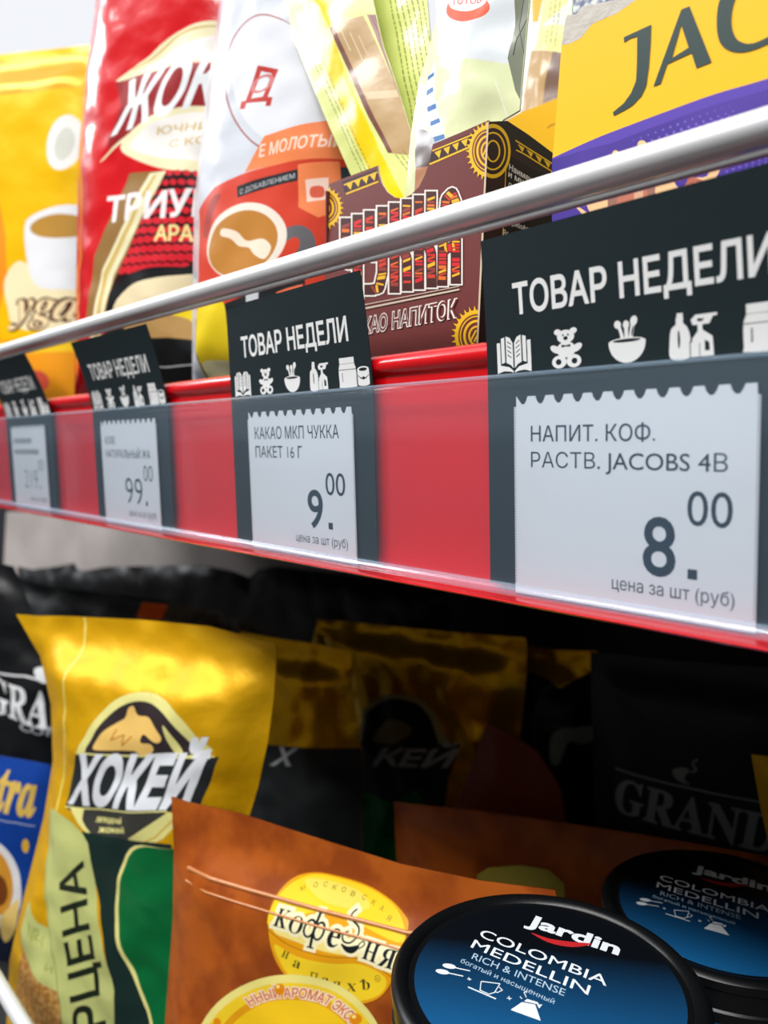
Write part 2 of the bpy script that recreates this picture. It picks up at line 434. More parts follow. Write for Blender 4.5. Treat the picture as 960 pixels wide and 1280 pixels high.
# ================================================================== shelving
steel = mat('grey_steel', (120, 122, 124), 0.45, 0.3)
dark_steel = mat('dark_steel', (34, 35, 37), 0.55)
white_steel = mat('white_steel', (226, 228, 230), 0.4)
def single(o, label, cat): o['label'] = label; o['category'] = cat; return o
single(box('shelf_board', (XL, 0.0056, ZC - 0.008), (XR, 0.42, UPF), dark_steel, None, 0.001), 'upper shelf board behind the red price rail', 'shelf')
single(box('shelf_board', (XL, -0.060, LOF - 0.025), (XR, 0.42, LOF), dark_steel, None, 0.001), 'lower shelf board under the dark and gold bags', 'shelf')
def struct(o): o['kind'] = 'structure'; return o
struct(box('wall_back', (XL, 0.421, 0), (XR, 0.435, ZC + 0.10), dark_steel, None, 0.001))
struct(box('wall_right', (XR + 0.001, 0.0, 0), (XR + 0.013, 0.435, ZC + 0.10), dark_steel, None, 0.001))
# unseen block in place of opposite shelving, added to shade the lower shelf
struct(box('wall_front_shade_block', (-2.6, -1.25, 0), (1.6, -1.15, ZC + 0.95), mat('shade_block_grey', (140, 134, 128), 0.7), None, 0.001))
fl = box('floor', (-4, -4, -0.02), (3, 2, 0), mat('floor_tile', (84, 83, 81), 0.35), None, 0.001); fl['kind'] = 'structure'

# ------------------------------------------------------------------ price rail
TILT = 0.035
def rp(y, z): return (y - TILT * z, ZC + z)
red = mat('red_plastic', (222, 8, 22), 0.22, coat=0.5, spec=0.6)
rail = thing('price_rail', 'red plastic price rail along the shelf edge with clear front', 'price rail', ((XL + XR) / 2, 0, ZC))
sweep_x('rail_body', [rp(*p) for p in [(0.0052, 0.0226), (0.0030, 0.0229), (0.0014, 0.0222), (0.0008, 0.0208), (0.0006, 0.0196), (0.0014, 0.0184), (0.0024, 0.0176), (0.0024, 0.0150), (0.0024, -0.0310),
        (-0.0030, -0.0322), (-0.0048, -0.0322), (-0.0051, -0.0325), (-0.0048, -0.0329), (0.0052, -0.0329)]], XL, XR, red, rail)
cov = [(-0.0012, 0.0145), (-0.0021, 0.0115), (-0.0031, 0.0080), (-0.0041, 0.0045), (-0.0047, 0.0022), (-0.0048, 0.0010), (-0.0048, -0.0030), (-0.0049, -0.0120), (-0.0047, -0.0200), (-0.0041, -0.0275),
       (-0.0042, -0.0288), (-0.0050, -0.0296), (-0.0054, -0.0306), (-0.0052, -0.0318), (-0.0048, -0.0322)]
sweep_x('clear_front', [rp(*p) for p in cov], XL, XR, clear('clear_front_plastic', 0.055, 0.10), rail, 3, True, False)
sweep_x('clear_lip', [rp(*p) for p in [(-0.0013, 0.0149), (-0.0018, 0.0151), (-0.0022, 0.0147), (-0.0019, 0.0143)]], XL, XR, clear('clear_edge', 0.12, 0.2, False), rail)
sweep_x('clear_fold', [rp(*p) for p in [(-0.0042, -0.0286), (-0.0052, -0.0290), (-0.0058, -0.0298), (-0.0058, -0.0306), (-0.0054, -0.0310), (-0.0048, -0.0300)]], XL, XR, clear('clear_fold', 0.10, 0.15), rail)

# ------------------------------------------------------------------ wire guard
chrome = mat('chrome', (240, 242, 245), 0.38, 0.4, bump=0.15, bscale=300, bstretch=(0.02, 1, 1), bdist=0.0003)
def guard(label, y, z, r, loc, ends, zf):
    g = thing('shelf_guard', label, 'shelf guard', loc)
    tube('rail_tube', [(ends[0], y, z), (ends[1], y, z)], r, chrome, g, 32)
    tube('lower_wire', [(ends[0], y + 0.0003, z - r - 0.0009), (ends[1], y + 0.0003, z - r - 0.0009)], 0.0008, chrome, g, 12)
    for x in ends: tube('upright', [(x, y, z), (x, y + 0.003, z - 0.012), (x, max(y + 0.003, zf[1]), zf[0])], r * 0.8, chrome, g, 16)
    return g
guard('chrome tube running above the price rail in front of the packs', -0.003, ZC + 0.0496, 0.0029, (-0.3, 0, UPF), (XL + 0.02, XR - 0.02), (UPF, 0.008))
guard('chrome tube at the lower left corner before the lower packs', -0.050, ZC - 0.208, 0.0027, (-0.3, -0.05, LOF), (XL + 0.02, XR - 0.02), (LOF, -0.046))

# ------------------------------------------------------------------ price tags
tagm = mat('tag_card', (30, 42, 46), 0.6, bump=0.2, bscale=900, bdist=0.0002, spec=0.15)
cardm = mat('label_paper', (218, 228, 238), 0.6)
cink = mat('label_ink', (22, 48, 68), 0.6); cink2 = mat('label_ink_grey', (120, 132, 142), 0.6)
hink = mat('header_white', (238, 240, 240), 0.5)
TW = 0.0688
class Tag(Face):
    def __init__(s, X0, y0, bend, rot=0.0, cell=0.0018):
        s.o = Vector((X0, y0, ZC)); s.n = Vector((0, -1, 0)); s.ax = Vector((1, 0, 0)); s.ay = Vector((0, 0, 1))
        s.H = s.wr = 0; s.cell = cell; s.k = 0; s.bend = bend; s.rot = rot; s.clip = None; s.parent = None
    def pos(s, V, off=0.0, side=1):
        o = []
        for u, v in V:
            bt = max(0, v - 0.0150) / 0.028; bl, br = s.bend
            y = -TILT * v - (bl + (br - bl) * u / TW) * bt ** 1.3
            if bt > 0: y += 0.0
            x = u + s.rot * v
            o.append(s.o + Vector((x, y - off, v - 0.000 - (0.0006 * bt * bt if max(bl, br) > .005 else 0))))
        return o
    def sheet(s, name, conts, m, th=0.00022):
        V, T = fill(conts, s.cell); f = s.pos(V); b = [p + Vector((0, th, 0)) for p in f]; n = len(V)
        cnt = {(t[i], t[(i + 1) % 3]) for t in T for i in range(3)}
        Fc = [tuple(int(i) for i in t) for t in T] + [tuple(int(i) + n for i in t[::-1]) for t in T] + [(int(a), int(a) + n, int(b_) + n, int(b_)) for a, b_ in cnt if (b_, a) not in cnt]
        return mesh(name, f + b, Fc, m, s.parent, False)
def icons():
    I = []
    def put(cs, u0, u1, z0=0.0154, z1=0.0230): 
        I.extend([[(u0 + x * (u1 - u0), z0 + y * (z1 - z0)) for x, y in c] for c in cs])
    # open book
    b = []
    for sx in (1, -1):
        def X(x): return 0.5 + sx * x
        b.append(ccw([(X(.02), .12), (X(.02), .80), (X(.10), .95), (X(.22), 1.0), (X(.22), .28), (X(.10), .22)]))
        b.append(ccw([(X(.26), .30), (X(.26), .98), (X(.36), .95), (X(.36), .26)]))
        b.append(ccw([(X(.39), .22), (X(.39), .84), (X(.49), .84), (X(.49), .0), (X(.30), .06), (X(.12), .04), (X(.02), .0), (X(.02), .05), (X(.14), .16), (X(.30), .20)]))
        for i in range(4): b.append(cw([(X(.07), .40 + .12 * i), (X(.18), .48 + .12 * i), (X(.18), .51 + .12 * i), (X(.07), .43 + .12 * i)]))
    put(b, 0.0016 + 0.0012, 0.0120)
    bear = [ccw(ell(.5, .80, .27, .17)), ccw(ell(.25, .93, .11, .075)), ccw(ell(.75, .93, .11, .075)), ccw(ell(.5, .47, .30, .20)), ccw(ell(.16, .50, .17, .09, -25)), ccw(ell(.84, .50, .17, .09, 25)),
            ccw(ell(.27, .17, .23, .165)), ccw(ell(.73, .17, .23, .165))]
    bh = [cw(ell(.25, .17, .09, .075)), cw(ell(.75, .17, .09, .075))]
    bh2 = [cw(ell(.42, .84, .025, .03)), cw(ell(.58, .84, .025, .03)), cw(ell(.5, .76, .07, .05)), cw([(.36, .60), (.5, .58), (.64, .60), (.64, .53), (.5, .55), (.36, .53)])]
    HOLES = []
    put(bear, 0.0168, 0.0243); 
    def hol(cs, u0, u1, z0=0.0154, z1=0.0230): HOLES.extend([ccw([(u0 + x * (u1 - u0), z0 + y * (z1 - z0)) for x, y in c]) for c in cs])
    hol(bh + bh2, 0.0168, 0.0243)
    bowl = [ccw(ell(.5, .50, .48, .50, 0, 30, 180, 360)), ccw(ell(.5, .50, .48, .10))]
    bowl += stroke([(.42, .5), (.28, .95)], .10) + stroke([(.50, .5), (.50, .90)], .10) + stroke([(.58, .5), (.70, 1.0)], .10) + [ccw(ell(.28, .92, .09, .10, 20)), ccw(ell(.70, .97, .09, .12, -20)), ccw(ell(.50, .9, .08, .10))]
    put(bowl, 0.0300, 0.0380); hol([ell(.5, .53, .36, .04), ell(.30, .72, .02, .12, 15), ell(.66, .74, .02, .12, -15)], 0.0300, 0.0380)
    bt = [smooth_poly([(.02, 0), (.42, 0), (.44, .45), (.38, .68), (.30, .78), (.30, .92), (.16, .92), (.14, .76), (.04, .66), (0, .4)], 4), ccw(rect(.17, .93, .30, 1.0)),
          ccw([(.46, 0), (.92, 0), (.90, .42), (.70, .58), (.70, .70), (.60, .70), (.60, .56), (.48, .40)]), ccw([(.50, .70), (.84, .70), (.92, .86), (1.0, .86), (1.0, .92), (.56, .92), (.46, .82)]), ccw(rect(.40, 0, .62, .32))]
    put([ccw(c) for c in bt], 0.0425, 0.0512); hol([rect(.425, 0, .445, .36), rect(.625, 0, .64, .30), [(.74, .12), (.84, .12), (.83, .30), (.74, .36)], [(.60, .77), (.70, .77), (.74, .82), (.60, .84)], ell(.2, .42, .025, .2)], 0.0425, 0.0512)
    jar = [smooth_poly([(.03, .0), (.55, .0), (.58, .1), (.58, .60), (.50, .74), (.08, .74), (0, .60), (0, .1)], 3), ccw(rect(.04, .80, .54, 1.0)), ccw([(.0, .62), (.58, .62), (.54, .79), (.04, .79)])]
    can = [ccw(rect(.62, .06, 1.0, .55)), ccw(ell(.81, .55, .19, .10)), ccw(ell(.81, .07, .19, .07))]
    put([ccw(c) for c in jar] + can, 0.0556, 0.0678); hol([rect(.0, .585, .58, .605), rect(.10, .2, .12, .5), ell(.81, .55, .13, .055), [(.64, .38), (.70, .30), (.81, .26), (.92, .30), (.98, .38), (.98, .34), (.90, .25), (.81, .21), (.72, .25), (.64, .34)], ell(.81, .27, .035, .05)], 0.0556, 0.0678)
    return I, HOLES
ICON, IHOLE = icons()
def price_card(X0, y0, lines, price, tagname, n_teeth=11):
    pass
def tag(X0, bend, u_card, label, clabel, lines, price, rot=0.0, crot=0.0, unit_line=True, blocks=False):
    t = Tag(X0, 0.0002, bend, rot); t.parent = thing('price_tag', label, 'price tag', (X0 + TW / 2, 0, ZC - 0.03), 'dark header tags in the price rail')
    t.sheet('tag_sheet', [rect(0, -0.0300, TW, 0.0432)], tagm)
    t.k = 1
    t.art('heading_lettering', [(fit(text('ТОВАР НЕДЕЛИ', 0.022), (TW * .115, 0.0272), (TW * .885, 0.0272), (TW * .115, 0.0332)), hink)])
    o = t.art('pictograms', [(ICON, hink), (IHOLE, tagm)])
    c = Tag(X0 + u_card, -0.0006, (0, 0), crot); CW = 0.0510
    c.parent = thing('price_label', clabel, 'price label', (X0 + u_card + CW / 2, 0, ZC - 0.03), 'white price labels in the price rail')
    top = []; n = 11; p = (CW - 0.0016) / n
    for i in range(n):
        x = CW - 0.0006 - i * p
        top += [(x, 0.0103), (x - p * .42, 0.0103), (x - p * .50, 0.0094), (x - p * .62, 0.0087), (x - p * .80, 0.0087), (x - p * .93, 0.0094)]
    c.sheet('label_sheet', [ccw([(0, -0.0312), (CW, -0.0312), (CW, 0.0084)] + [(CW - 0.0005, 0.0084)] + top + [(0.0006, 0.0103), (0.0006, 0.0082), (0, 0.0082)])], cardm)
    c.k = 1; L_ = []
    if blocks:
        for (a, b, z) in ((0.004, 0.030, 0.0015), (0.004, 0.040, -0.0040)):
            x = a
            while x < b: L_.append(rect(x, z, x + 0.0016, z + 0.0026)); x += 0.0023
        body = [(L_, cink2)]
    else:
        for (s_, a, b, z, h) in lines: L_ += fit(text(s_, 0.004), (a, z), (b, z), (a, z + h))
        body = [(L_, cink)]
    P_ = []
    for (s_, a, b, z, h, bo) in price:
        if s_ == '.': P_.append(rect(a, z, b + 0.0001, z + 0.0018)); continue
        P_ += fit(text(s_, bo), (a, z), (b, z), (a, z + h))
    body.append((P_, cink2 if blocks else cink))
    if unit_line: body.append((fit(text('цена за шт (руб)', 0.0), (0.0236, -0.0272), (0.0474, -0.0272), (0.0236, -0.0247)), cink2 if blocks else mat('label_ink_mid', (84, 98, 110), .6)))
    dots = []
    z = 0.0080
    while z > -0.029: dots.append(rect(0.00012, z - 0.00022, 0.00042, z)); dots.append(rect(CW - 0.0004, z - 0.00022, CW - 0.0001, z)); z -= 0.0006
    body.append((dots, cink2))
    c.art('price_print', body)
tag(-0.1163, (0.0018, 0.0045), 0.0078, 'largest dark header tag, at the right edge of the photo', 'white label priced 8.00, rightmost in the rail',
    [('НАПИТ. КОФ.', 0.0044, 0.0324, 0.0010, 0.0032), ('РАСТВ. JACOBS 4В', 0.0044, 0.0458, -0.0043, 0.0032)],
    [('8', 0.0301, 0.0366, -0.0234, 0.0111, 0.012), ('.', 0.0389, 0.0406, -0.0234, 0.0120, 0.03), ('00', 0.0387, 0.0468, -0.0138, 0.0064, 0.0)], 0.0, 0.0)
tag(-0.2233, (0.0004, 0.0032), 0.0104, 'dark header tag in front of the brown cocoa box', 'white label priced 9.00 below the cocoa box',
    [('КАКАО МКП ЧУККА', 0.0038, 0.0450, 0.0022, 0.0036), ('ПАКЕТ 16 Г', 0.0038, 0.0280, -0.0033, 0.0034)],
    [('9', 0.0298, 0.0369, -0.0226, 0.0110, 0.012), ('.', 0.0392, 0.0410, -0.0226, 0.0120, 0.03), ('00', 0.0384, 0.0470, -0.0132, 0.0064, 0.0)])
tag(-0.3360, (0.0072, 0.0064), 0.0093, 'dark header tag bent forward in front of the red coffee bag', 'white label priced 99.00 below the red coffee bag',
    [('КОФЕ', 0.0040, 0.0140, 0.0010, 0.0030), ('НАТУРАЛЬНЫЙ ЖА', 0.0040, 0.0450, -0.0046, 0.0032)],
    [('99', 0.0214, 0.0366, -0.0226, 0.0110, -0.012), ('.', 0.0392, 0.0405, -0.0226, 0.0120, 0.0), ('00', 0.0384, 0.0462, -0.0132, 0.0064, -0.01)])
tag(-0.4545, (0.0090, 0.0100), 0.0099, 'leftmost dark header tag, blurred and bent forward', 'leftmost white price label, blurred, priced 219',
    [], [('219', 0.0170, 0.0366, -0.0210, 0.0100, -0.012), ('.', 0.0392, 0.0405, -0.0210, 0.0120, 0.0), ('00', 0.0384, 0.0462, -0.0120, 0.0060, -0.01)], blocks=True)

# ================================================================== upper shelf
def pack(name, label, cat, px, py, Y, yaw, lean, group=None, **k):
    f = Face(px, py, Y, yaw, lean, **k); f._meta = (name, label, cat, group); return f
def start(f, pts, zf):
    f.set_outline(pts, zf); f.outline = ccw(f.outline)
    ps = [f.o + f.ax * x + f.ay * y for x, y in f.outline]
    n, l, c, g = f._meta
    f.parent = thing(n, l, c, (sum(p.x for p in ps) / len(ps), sum(p.y for p in ps) / len(ps), min(p.z for p in ps)), g)
    return f

# ---- yellow coffee bag, far left
Y1 = start(pack('coffee_bag', 'glossy yellow coffee bag with white cup, leftmost on upper shelf', 'coffee bag', 50, 300, 0.052, 33, 4, H=0.012, wr=0.0008, wl=0.03, cell=0.004, seed=1, seal=0.02),
           [(-60, 76), (20, 66), (125, 55), (128, 120), (122, 300), (112, 480), (105, 530), (-50, 540), (-56, 300)], UPF)
Y1.body('bag_film', film('yellow_film', (252, 198, 2), 0.3, 0.1), film('yellow_back', (235, 180, 20)))
Y1.clip = Y1.outline
c = crop(0, 0, 2.557)
Y1.art('top_seal', [(Y1.W([c((-200, 175), (0, 165), (160, 145), (330, 130), (330, 255), (100, 300), (-200, 320))]), film('amber_film', (226, 158, 10), 0.3, 0.2))])
Y1.art('cup_picture', [(Y1.W([c((-150, 560), (0, 640), (25, 760), (30, 900), (0, 1000), (-150, 1000))]), ink(248, 150, 30)),
    (Y1.W([c((-150, 1110), (60, 1085), (330, 1075), (330, 1400), (-150, 1400))]), ink(247, 160, 32)),
    (Y1.W([c((-100, 1105), (60, 1095), (330, 1075), (330, 1110), (60, 1135), (-100, 1140))]), ink(252, 208, 40)),
    (Y1.W([smooth_poly(c((20, 900), (60, 840), (110, 850), (300, 900), (310, 1000), (200, 1055), (60, 1050), (30, 980)), 4)]), ink(250, 236, 190)),
    (Y1.W([smooth_poly(c((85, 730), (110, 690), (180, 660), (240, 650), (330, 660), (330, 900), (235, 920), (130, 920), (95, 850)), 4)]), ink(238, 240, 243)),
    (Y1.W([ell(190 / 2.557, 722 / 2.557, 35, 15, -8)]), ink(188, 140, 58)),
    (Y1.W([ell(205 / 2.557, 455 / 2.557, 19, 36, 12)]), ink(246, 246, 240)), (Y1.W([ell(205 / 2.557, 460 / 2.557, 10, 22, 12)]), ink(214, 216, 204)),
    (Y1.W([ell(120 / 2.557, 1215 / 2.557, 14, 12, 0)]), ink(226, 90, 70))])
wd = Y1.txt(SI('yga'), (14, 402), (92, 398), (20, 362), 0.05); wd2 = Y1.txt(SI('yga'), (14, 402), (92, 398), (20, 362), 0.0)
Y1.art('brand_lettering', [(wd, ink(84, 36, 22)), (wd2, ink(250, 226, 176))])

# ---- red coffee bag
R = start(pack('coffee_bag', 'glossy red coffee bag with cream oval logo on upper shelf', 'coffee bag', 190, 300, 0.036, 22, 4, H=0.012, wr=0.0012, wl=0.022, cell=0.003, seed=3),
          [(128, -110), (310, -110), (305, 100), (292, 300), (285, 470), (278, 520), (92, 530), (94, 420), (98, 200), (106, 100), (118, 20)], UPF)
R.body('bag_film', film('red_film', (214, 14, 26), 0.2, 0.0, coat=0.6, bscale=60), film('red_back', (190, 20, 30)))
R.clip = R.outline
c = crop(90, 0, 4.571); d = crop(90, 200, 2.743)
cream = ink(240, 232, 190); gold = ink(214, 186, 110); deep = ink(150, 24, 30); pale = ink(246, 242, 236)
R.art('logo_emblem', [
    (R.W([c((265, 480), (380, 440), (600, 380), (830, 330), (1000, 290), (1000, 560), (760, 590), (560, 650), (330, 790), (220, 860), (225, 800), (300, 620))]), deep),
    (R.W([smooth_poly(c((265, 475), (420, 350), (560, 230), (700, 130), (860, 80), (1050, 70), (1050, 300), (830, 320), (640, 370), (420, 430)), 4)]), cream),
    (R.W(stroke(smooth_poly(c((360, 410), (520, 300), (640, 190), (760, 135), (900, 110), (1050, 105)), 5, False), 2.2)), gold),
    (R.W([smooth_poly(c((430, 400), (600, 290), (760, 190), (900, 165), (1050, 150), (1050, 270), (800, 310), (600, 370)), 4)]), pale),
    (R.W([smooth_poly(c((290, 850), (400, 720), (560, 640), (760, 590), (1050, 570), (1060, 900), (760, 970), (560, 975), (400, 930)), 4)]), cream),
    (R.W([smooth_poly(c((345, 840), (440, 740), (580, 670), (760, 625), (1040, 600), (1040, 860), (760, 905), (560, 910), (430, 890)), 4)]), pale),
    (R.W([smooth_poly(c((180, 925), (330, 800), (560, 660), (560, 640), (330, 780), (190, 905)), 4)]), cream),
    (R.txt('ЮЧНИ', (90 + 500 / 4.571, 780 / 4.571), (90 + 760 / 4.571, 725 / 4.571), (90 + 510 / 4.571, 735 / 4.571), 0.01), gold),
    (R.txt('С КО', (90 + 560 / 4.571, 850 / 4.571), (90 + 750 / 4.571, 805 / 4.571), (90 + 565 / 4.571, 808 / 4.571), 0.01), gold)])
R.art('brand_lettering', [(R.txt('ЖОКЕЙ', (142, 171), (338, 92), (158, 108), 0.03, 0.12), ink(240, 244, 246))])
bean = []
for i in range(11):
    for j in range(9):
        x = 316 + j * 26 + i * -14; y = 50 + i * 33 + j * -2
        bean.append(d(*ell(x, y, 11.5 + .45 * i, 10 + .55 * i, 0, 10)))
R.art('lower_print', [
    (R.W([d((325, 45), (520, 30), (520, 480), (200, 470), (120, 560), (150, 400), (240, 180))]), ink(40, 12, 16)),
    (R.W(bean), ink(216, 36, 50)),
    (R.W([d((205, 50), (330, 40), (150, 420), (110, 600), (40, 600), (80, 330))]), ink(150, 112, 60)),
    (R.W([d((275, 50), (330, 40), (150, 400), (100, 620), (60, 620), (110, 380))]), cream),
    (R.W([d((285, 60), (300, 50), (130, 400), (90, 620), (78, 620), (115, 390))]), gold),
    (R.W([smooth_poly(d((130, 540), (150, 440), (240, 380), (380, 365), (520, 360), (520, 900), (100, 900)), 4)]), ink(24, 26, 28)),
    (R.W([smooth_poly(d((150, 520), (200, 440), (330, 400), (520, 395), (520, 560), (330, 590), (180, 570)), 4)]), ink(232, 216, 176)),
    (R.W([smooth_poly(d((240, 520), (320, 470), (520, 430), (520, 600), (330, 610), (180, 600)), 4)]), ink(190, 150, 92)),
    (R.W(stroke(d((150, 700), (300, 706), (520, 690)), 1.6)), ink(210, 214, 216)),
    (R.W([smooth_poly(d((340, 530), (420, 500), (520, 480), (522, 600), (520, 690), (480, 745), (425, 755), (410, 730), (408, 560)), 4)]), ink(246, 218, 30)),
    (R.txt('ТРИУМФ', (134, 279), (308, 262), (137, 248), 0.03), ink(246, 240, 240)),
    (R.txt('АРА', (196, 302), (239, 300), (197, 283), 0.03), ink(246, 224, 150))])

# ---- white and red coffee bag
Wb = start(pack('coffee_bag', 'white and red coffee bag printed with a full cup', 'coffee bag', 330, 300, 0.034, 12, 4, H=0.012, wr=0.0010, wl=0.025, cell=0.0025, seed=5),
           [(300, -120), (470, -120), (460, 100), (440, 250), (430, 400), (425, 470), (240, 500), (240, 400), (243, 250), (258, 120), (275, 0)], UPF)
Wb.body('bag_film', film('white_film', (214, 219, 228), 0.22, coat=0.4), film('white_back', (200, 205, 210)))
Wb.clip = Wb.outline; Wb_c = crop(240, 0, 2); d = crop(90, 200, 2.743); c = Wb_c
orange = ink(246, 138, 84)
Wb.art('front_print', [
    (Wb.W(ring(345, 108, 62, 88, 2.2, -14)), ink(164, 78, 72)),
    (Wb.W([ell(350, 104, 56, 80, -14)]), ink(226, 229, 236)),
    (Wb.W([c((140, 435), (190, 345), (250, 320), (330, 285), (420, 260), (420, 350), (365, 375), (250, 405))]), orange),
    (Wb.txt('Е МОЛОТЫЙ', (240 + 175 / 2, 397 / 2), (240 + 345 / 2, 347 / 2), (240 + 180 / 2, 367 / 2), 0.02), ink(250, 226, 206)),
    (Wb.W([c((0, 520), (60, 470), (130, 440), (260, 400), (440, 350), (440, 900), (0, 960))]), ink(212, 66, 44)),
    (Wb.W([c((120, 470), (265, 420), (260, 450), (122, 498))]), ink(36, 40, 44)),
    (Wb.txt('С ДОБАВЛЕНИЕМ', (240 + 128 / 2, 490 / 2), (240 + 255 / 2, 444 / 2), (240 + 128 / 2, 478 / 2), 0.0), ink(200, 204, 208)),
    (Wb.W([c((262, 410), (335, 385), (333, 510), (296, 535), (260, 515))]), orange),
    (Wb.W([c((275, 445), (315, 430), (314, 485), (276, 500))]), ink(248, 216, 200)), (Wb.W([smooth_poly(c((284, 462), (305, 455), (306, 480), (284, 486)), 3)]), ink(222, 96, 70)),
    (Wb.W([c((335, 398), (385, 385), (385, 450), (335, 440))]), ink(48, 60, 66)),
    (Wb.W([smooth_poly(c((232, 575), (262, 560), (285, 575), (290, 620), (275, 660), (225, 690), (205, 660), (245, 640), (262, 610), (255, 590), (232, 605)), 4)]), ink(104, 104, 108)),
    (Wb.W([ell(240 + 138 / 2, 605 / 2, 53, 44, -38)]), ink(236, 226, 212)), (Wb.W([ell(240 + 132 / 2, 612 / 2, 47, 37.5, -38)]), ink(190, 128, 52)),
    (Wb.W([smooth_poly(c((85, 575), (120, 582), (145, 605), (185, 600), (205, 620), (190, 650), (165, 640), (150, 622), (125, 618), (105, 600), (80, 592)), 4)]), ink(244, 226, 204)),
    (Wb.W([smooth_poly(c((20, 580), (50, 500), (80, 490), (60, 530), (40, 590)), 4)]), ink(170, 60, 52)),
    (Wb.W([d((405, 540), (780, 400), (780, 900), (405, 900))]), ink(30, 34, 38)),
    (Wb.W([d((705, 455), (775, 420), (775, 520), (700, 520))]), ink(240, 118, 78)),
    (Wb.W([d((605, 455), (650, 440), (645, 540), (605, 540))]), ink(196, 200, 204)),
    (Wb.W([smooth_poly(d((410, 540), (440, 490), (520, 480), (528, 580), (520, 690), (480, 745), (425, 755), (410, 730)), 4)]), ink(240, 214, 40)),
    (Wb.W([smooth_poly(d((415, 690), (470, 680), (510, 690), (480, 742), (425, 752)), 4)]), ink(240, 236, 190))])
Wb.art('brand_lettering', [([ccw(Wb.W([c((127, 278), (131, 258), (143, 257), (175, 170), (224, 178), (198, 247), (210, 248), (204, 270), (192, 270), (195, 259), (146, 264), (142, 278))])[0]), cw(Wb.W([c((158, 252), (186, 247), (208, 189), (183, 184))])[0])], ink(190, 50, 42)),
    (Wb.txt('о', (317, 123), (345, 112), (320, 96), 0.0), ink(206, 120, 118))])

# ---- sachets standing in the display box
pg = film('pale_green_film', (222, 230, 140), 0.22, coat=0.3, bump=0.15, bscale=90); yl = film('sachet_yellow', (250, 214, 8), 0.22, coat=0.3, bump=0.15, bscale=90)
beige = film('sachet_beige', (190, 158, 112), 0.22, coat=0.3, bump=0.15, bscale=90); brn = film('sachet_brown', (120, 72, 60), 0.22, coat=0.3, bump=0.15, bscale=90)
SG = 'drink sachets around the display box'
BOXF = ZC + 0.0245
def lines(f, a, b, n, gap, m, wd=0.9, seed=0, name=None):
    """columns of small print between pixel points a (top) and b (bottom)"""
    rnd = random.Random(seed); cs = []
    dx, dy = b[0] - a[0], b[1] - a[1]; Ln = math.hypot(dx, dy); ux, uy = dx / Ln, dy / Ln; nx, ny = -uy, ux
    for k in range(n):
        t = 0
        while t < Ln:
            s_ = rnd.uniform(3, 9); e_ = min(Ln, t + s_)
            p = [(a[0] + ux * t + nx * gap * k, a[1] + uy * t + ny * gap * k), (a[0] + ux * e_ + nx * gap * k, a[1] + uy * e_ + ny * gap * k)]
            cs += stroke(p, wd); t = e_ + 1.6
    return (f.W(cs), m)
olive = ink(120, 124, 56)
s2 = start(pack('drink_sachet', 'pale green sachet back covered in small print, behind the leaning one', 'sachet', 500, 60, 0.043, 0, 5, SG, H=0.002, wr=0.0007, wl=0.02, cell=0.002, seed=8),
           [(450, -60), (528, -60), (541, 90), (537, 190), (530, 330), (470, 340), (452, 100)], BOXF)
s2.body('sachet_film', pg); s2.clip = s2.outline
s2.art('small_print', [lines(s2, (482, -30), (513, 150), 7, -6.0, olive, 1.3, 3)])
s1 = start(pack('drink_sachet', 'leaning sachet with yellow stripe and brown window', 'sachet', 450, 200, 0.031, 6, 5, SG, H=0.0035, wr=0.0006, wl=0.022, cell=0.0018, seed=11),
           [(322, -60), (345, 5), (372, 62), (408, 150), (441, 224), (470, 300), (480, 345), (545, 345), (532, 240), (521, 190), (500, 120), (478, 55), (452, -60)], BOXF)
s1.body('sachet_film', pg); s1.clip = s1.outline
c = crop(330, 0, 4.571)
s1.art('window_print', [
    (s1.W([c((200, -300), (290, -300), (385, 180), (470, 470), (560, 640), (650, 860), (770, 1100), (900, 1500), (760, 1500), (600, 1020), (470, 720), (310, 320), (240, 60))]), yl),
    (s1.W([c((375, 150), (540, 70), (720, 480), (840, 760), (835, 870), (700, 865), (600, 680), (480, 400))]), beige),
    (s1.W([c((370, 155), (395, 145), (500, 400), (620, 670), (712, 860), (690, 865), (590, 670), (480, 420))]), brn),
    (s1.W([c((555, 60), (600, 55), (720, 330), (860, 680), (850, 790), (800, 690), (680, 380))]), film('sachet_mauve', (158, 116, 110), .22, coat=.3, bump=.15)),
    (s1.W(stroke(c((575, 60), (700, 350), (852, 735)), 1.3)), brn), (s1.W(stroke(c((590, 60), (715, 350), (856, 700)), .8)), ink(90, 50, 46)),
    (s1.W([c((560, 520), (720, 490), (735, 530), (580, 560))]), film('sachet_cream', (214, 190, 150), .22, coat=.3, bump=.15)),
    (s1.W(stroke(c((440, 180), (480, 280)), 1.6) + stroke(c((480, 180), (540, 330)), 1.6) + stroke(c((520, 190), (560, 290)), 1.2)), ink(214, 190, 156)),
    lines(s1, (352, -5), (450, 222), 3, -6, olive, 1.1, 5), lines(s1, (489, 190), (507, 215), 3, -5, olive, 1.0, 6)])
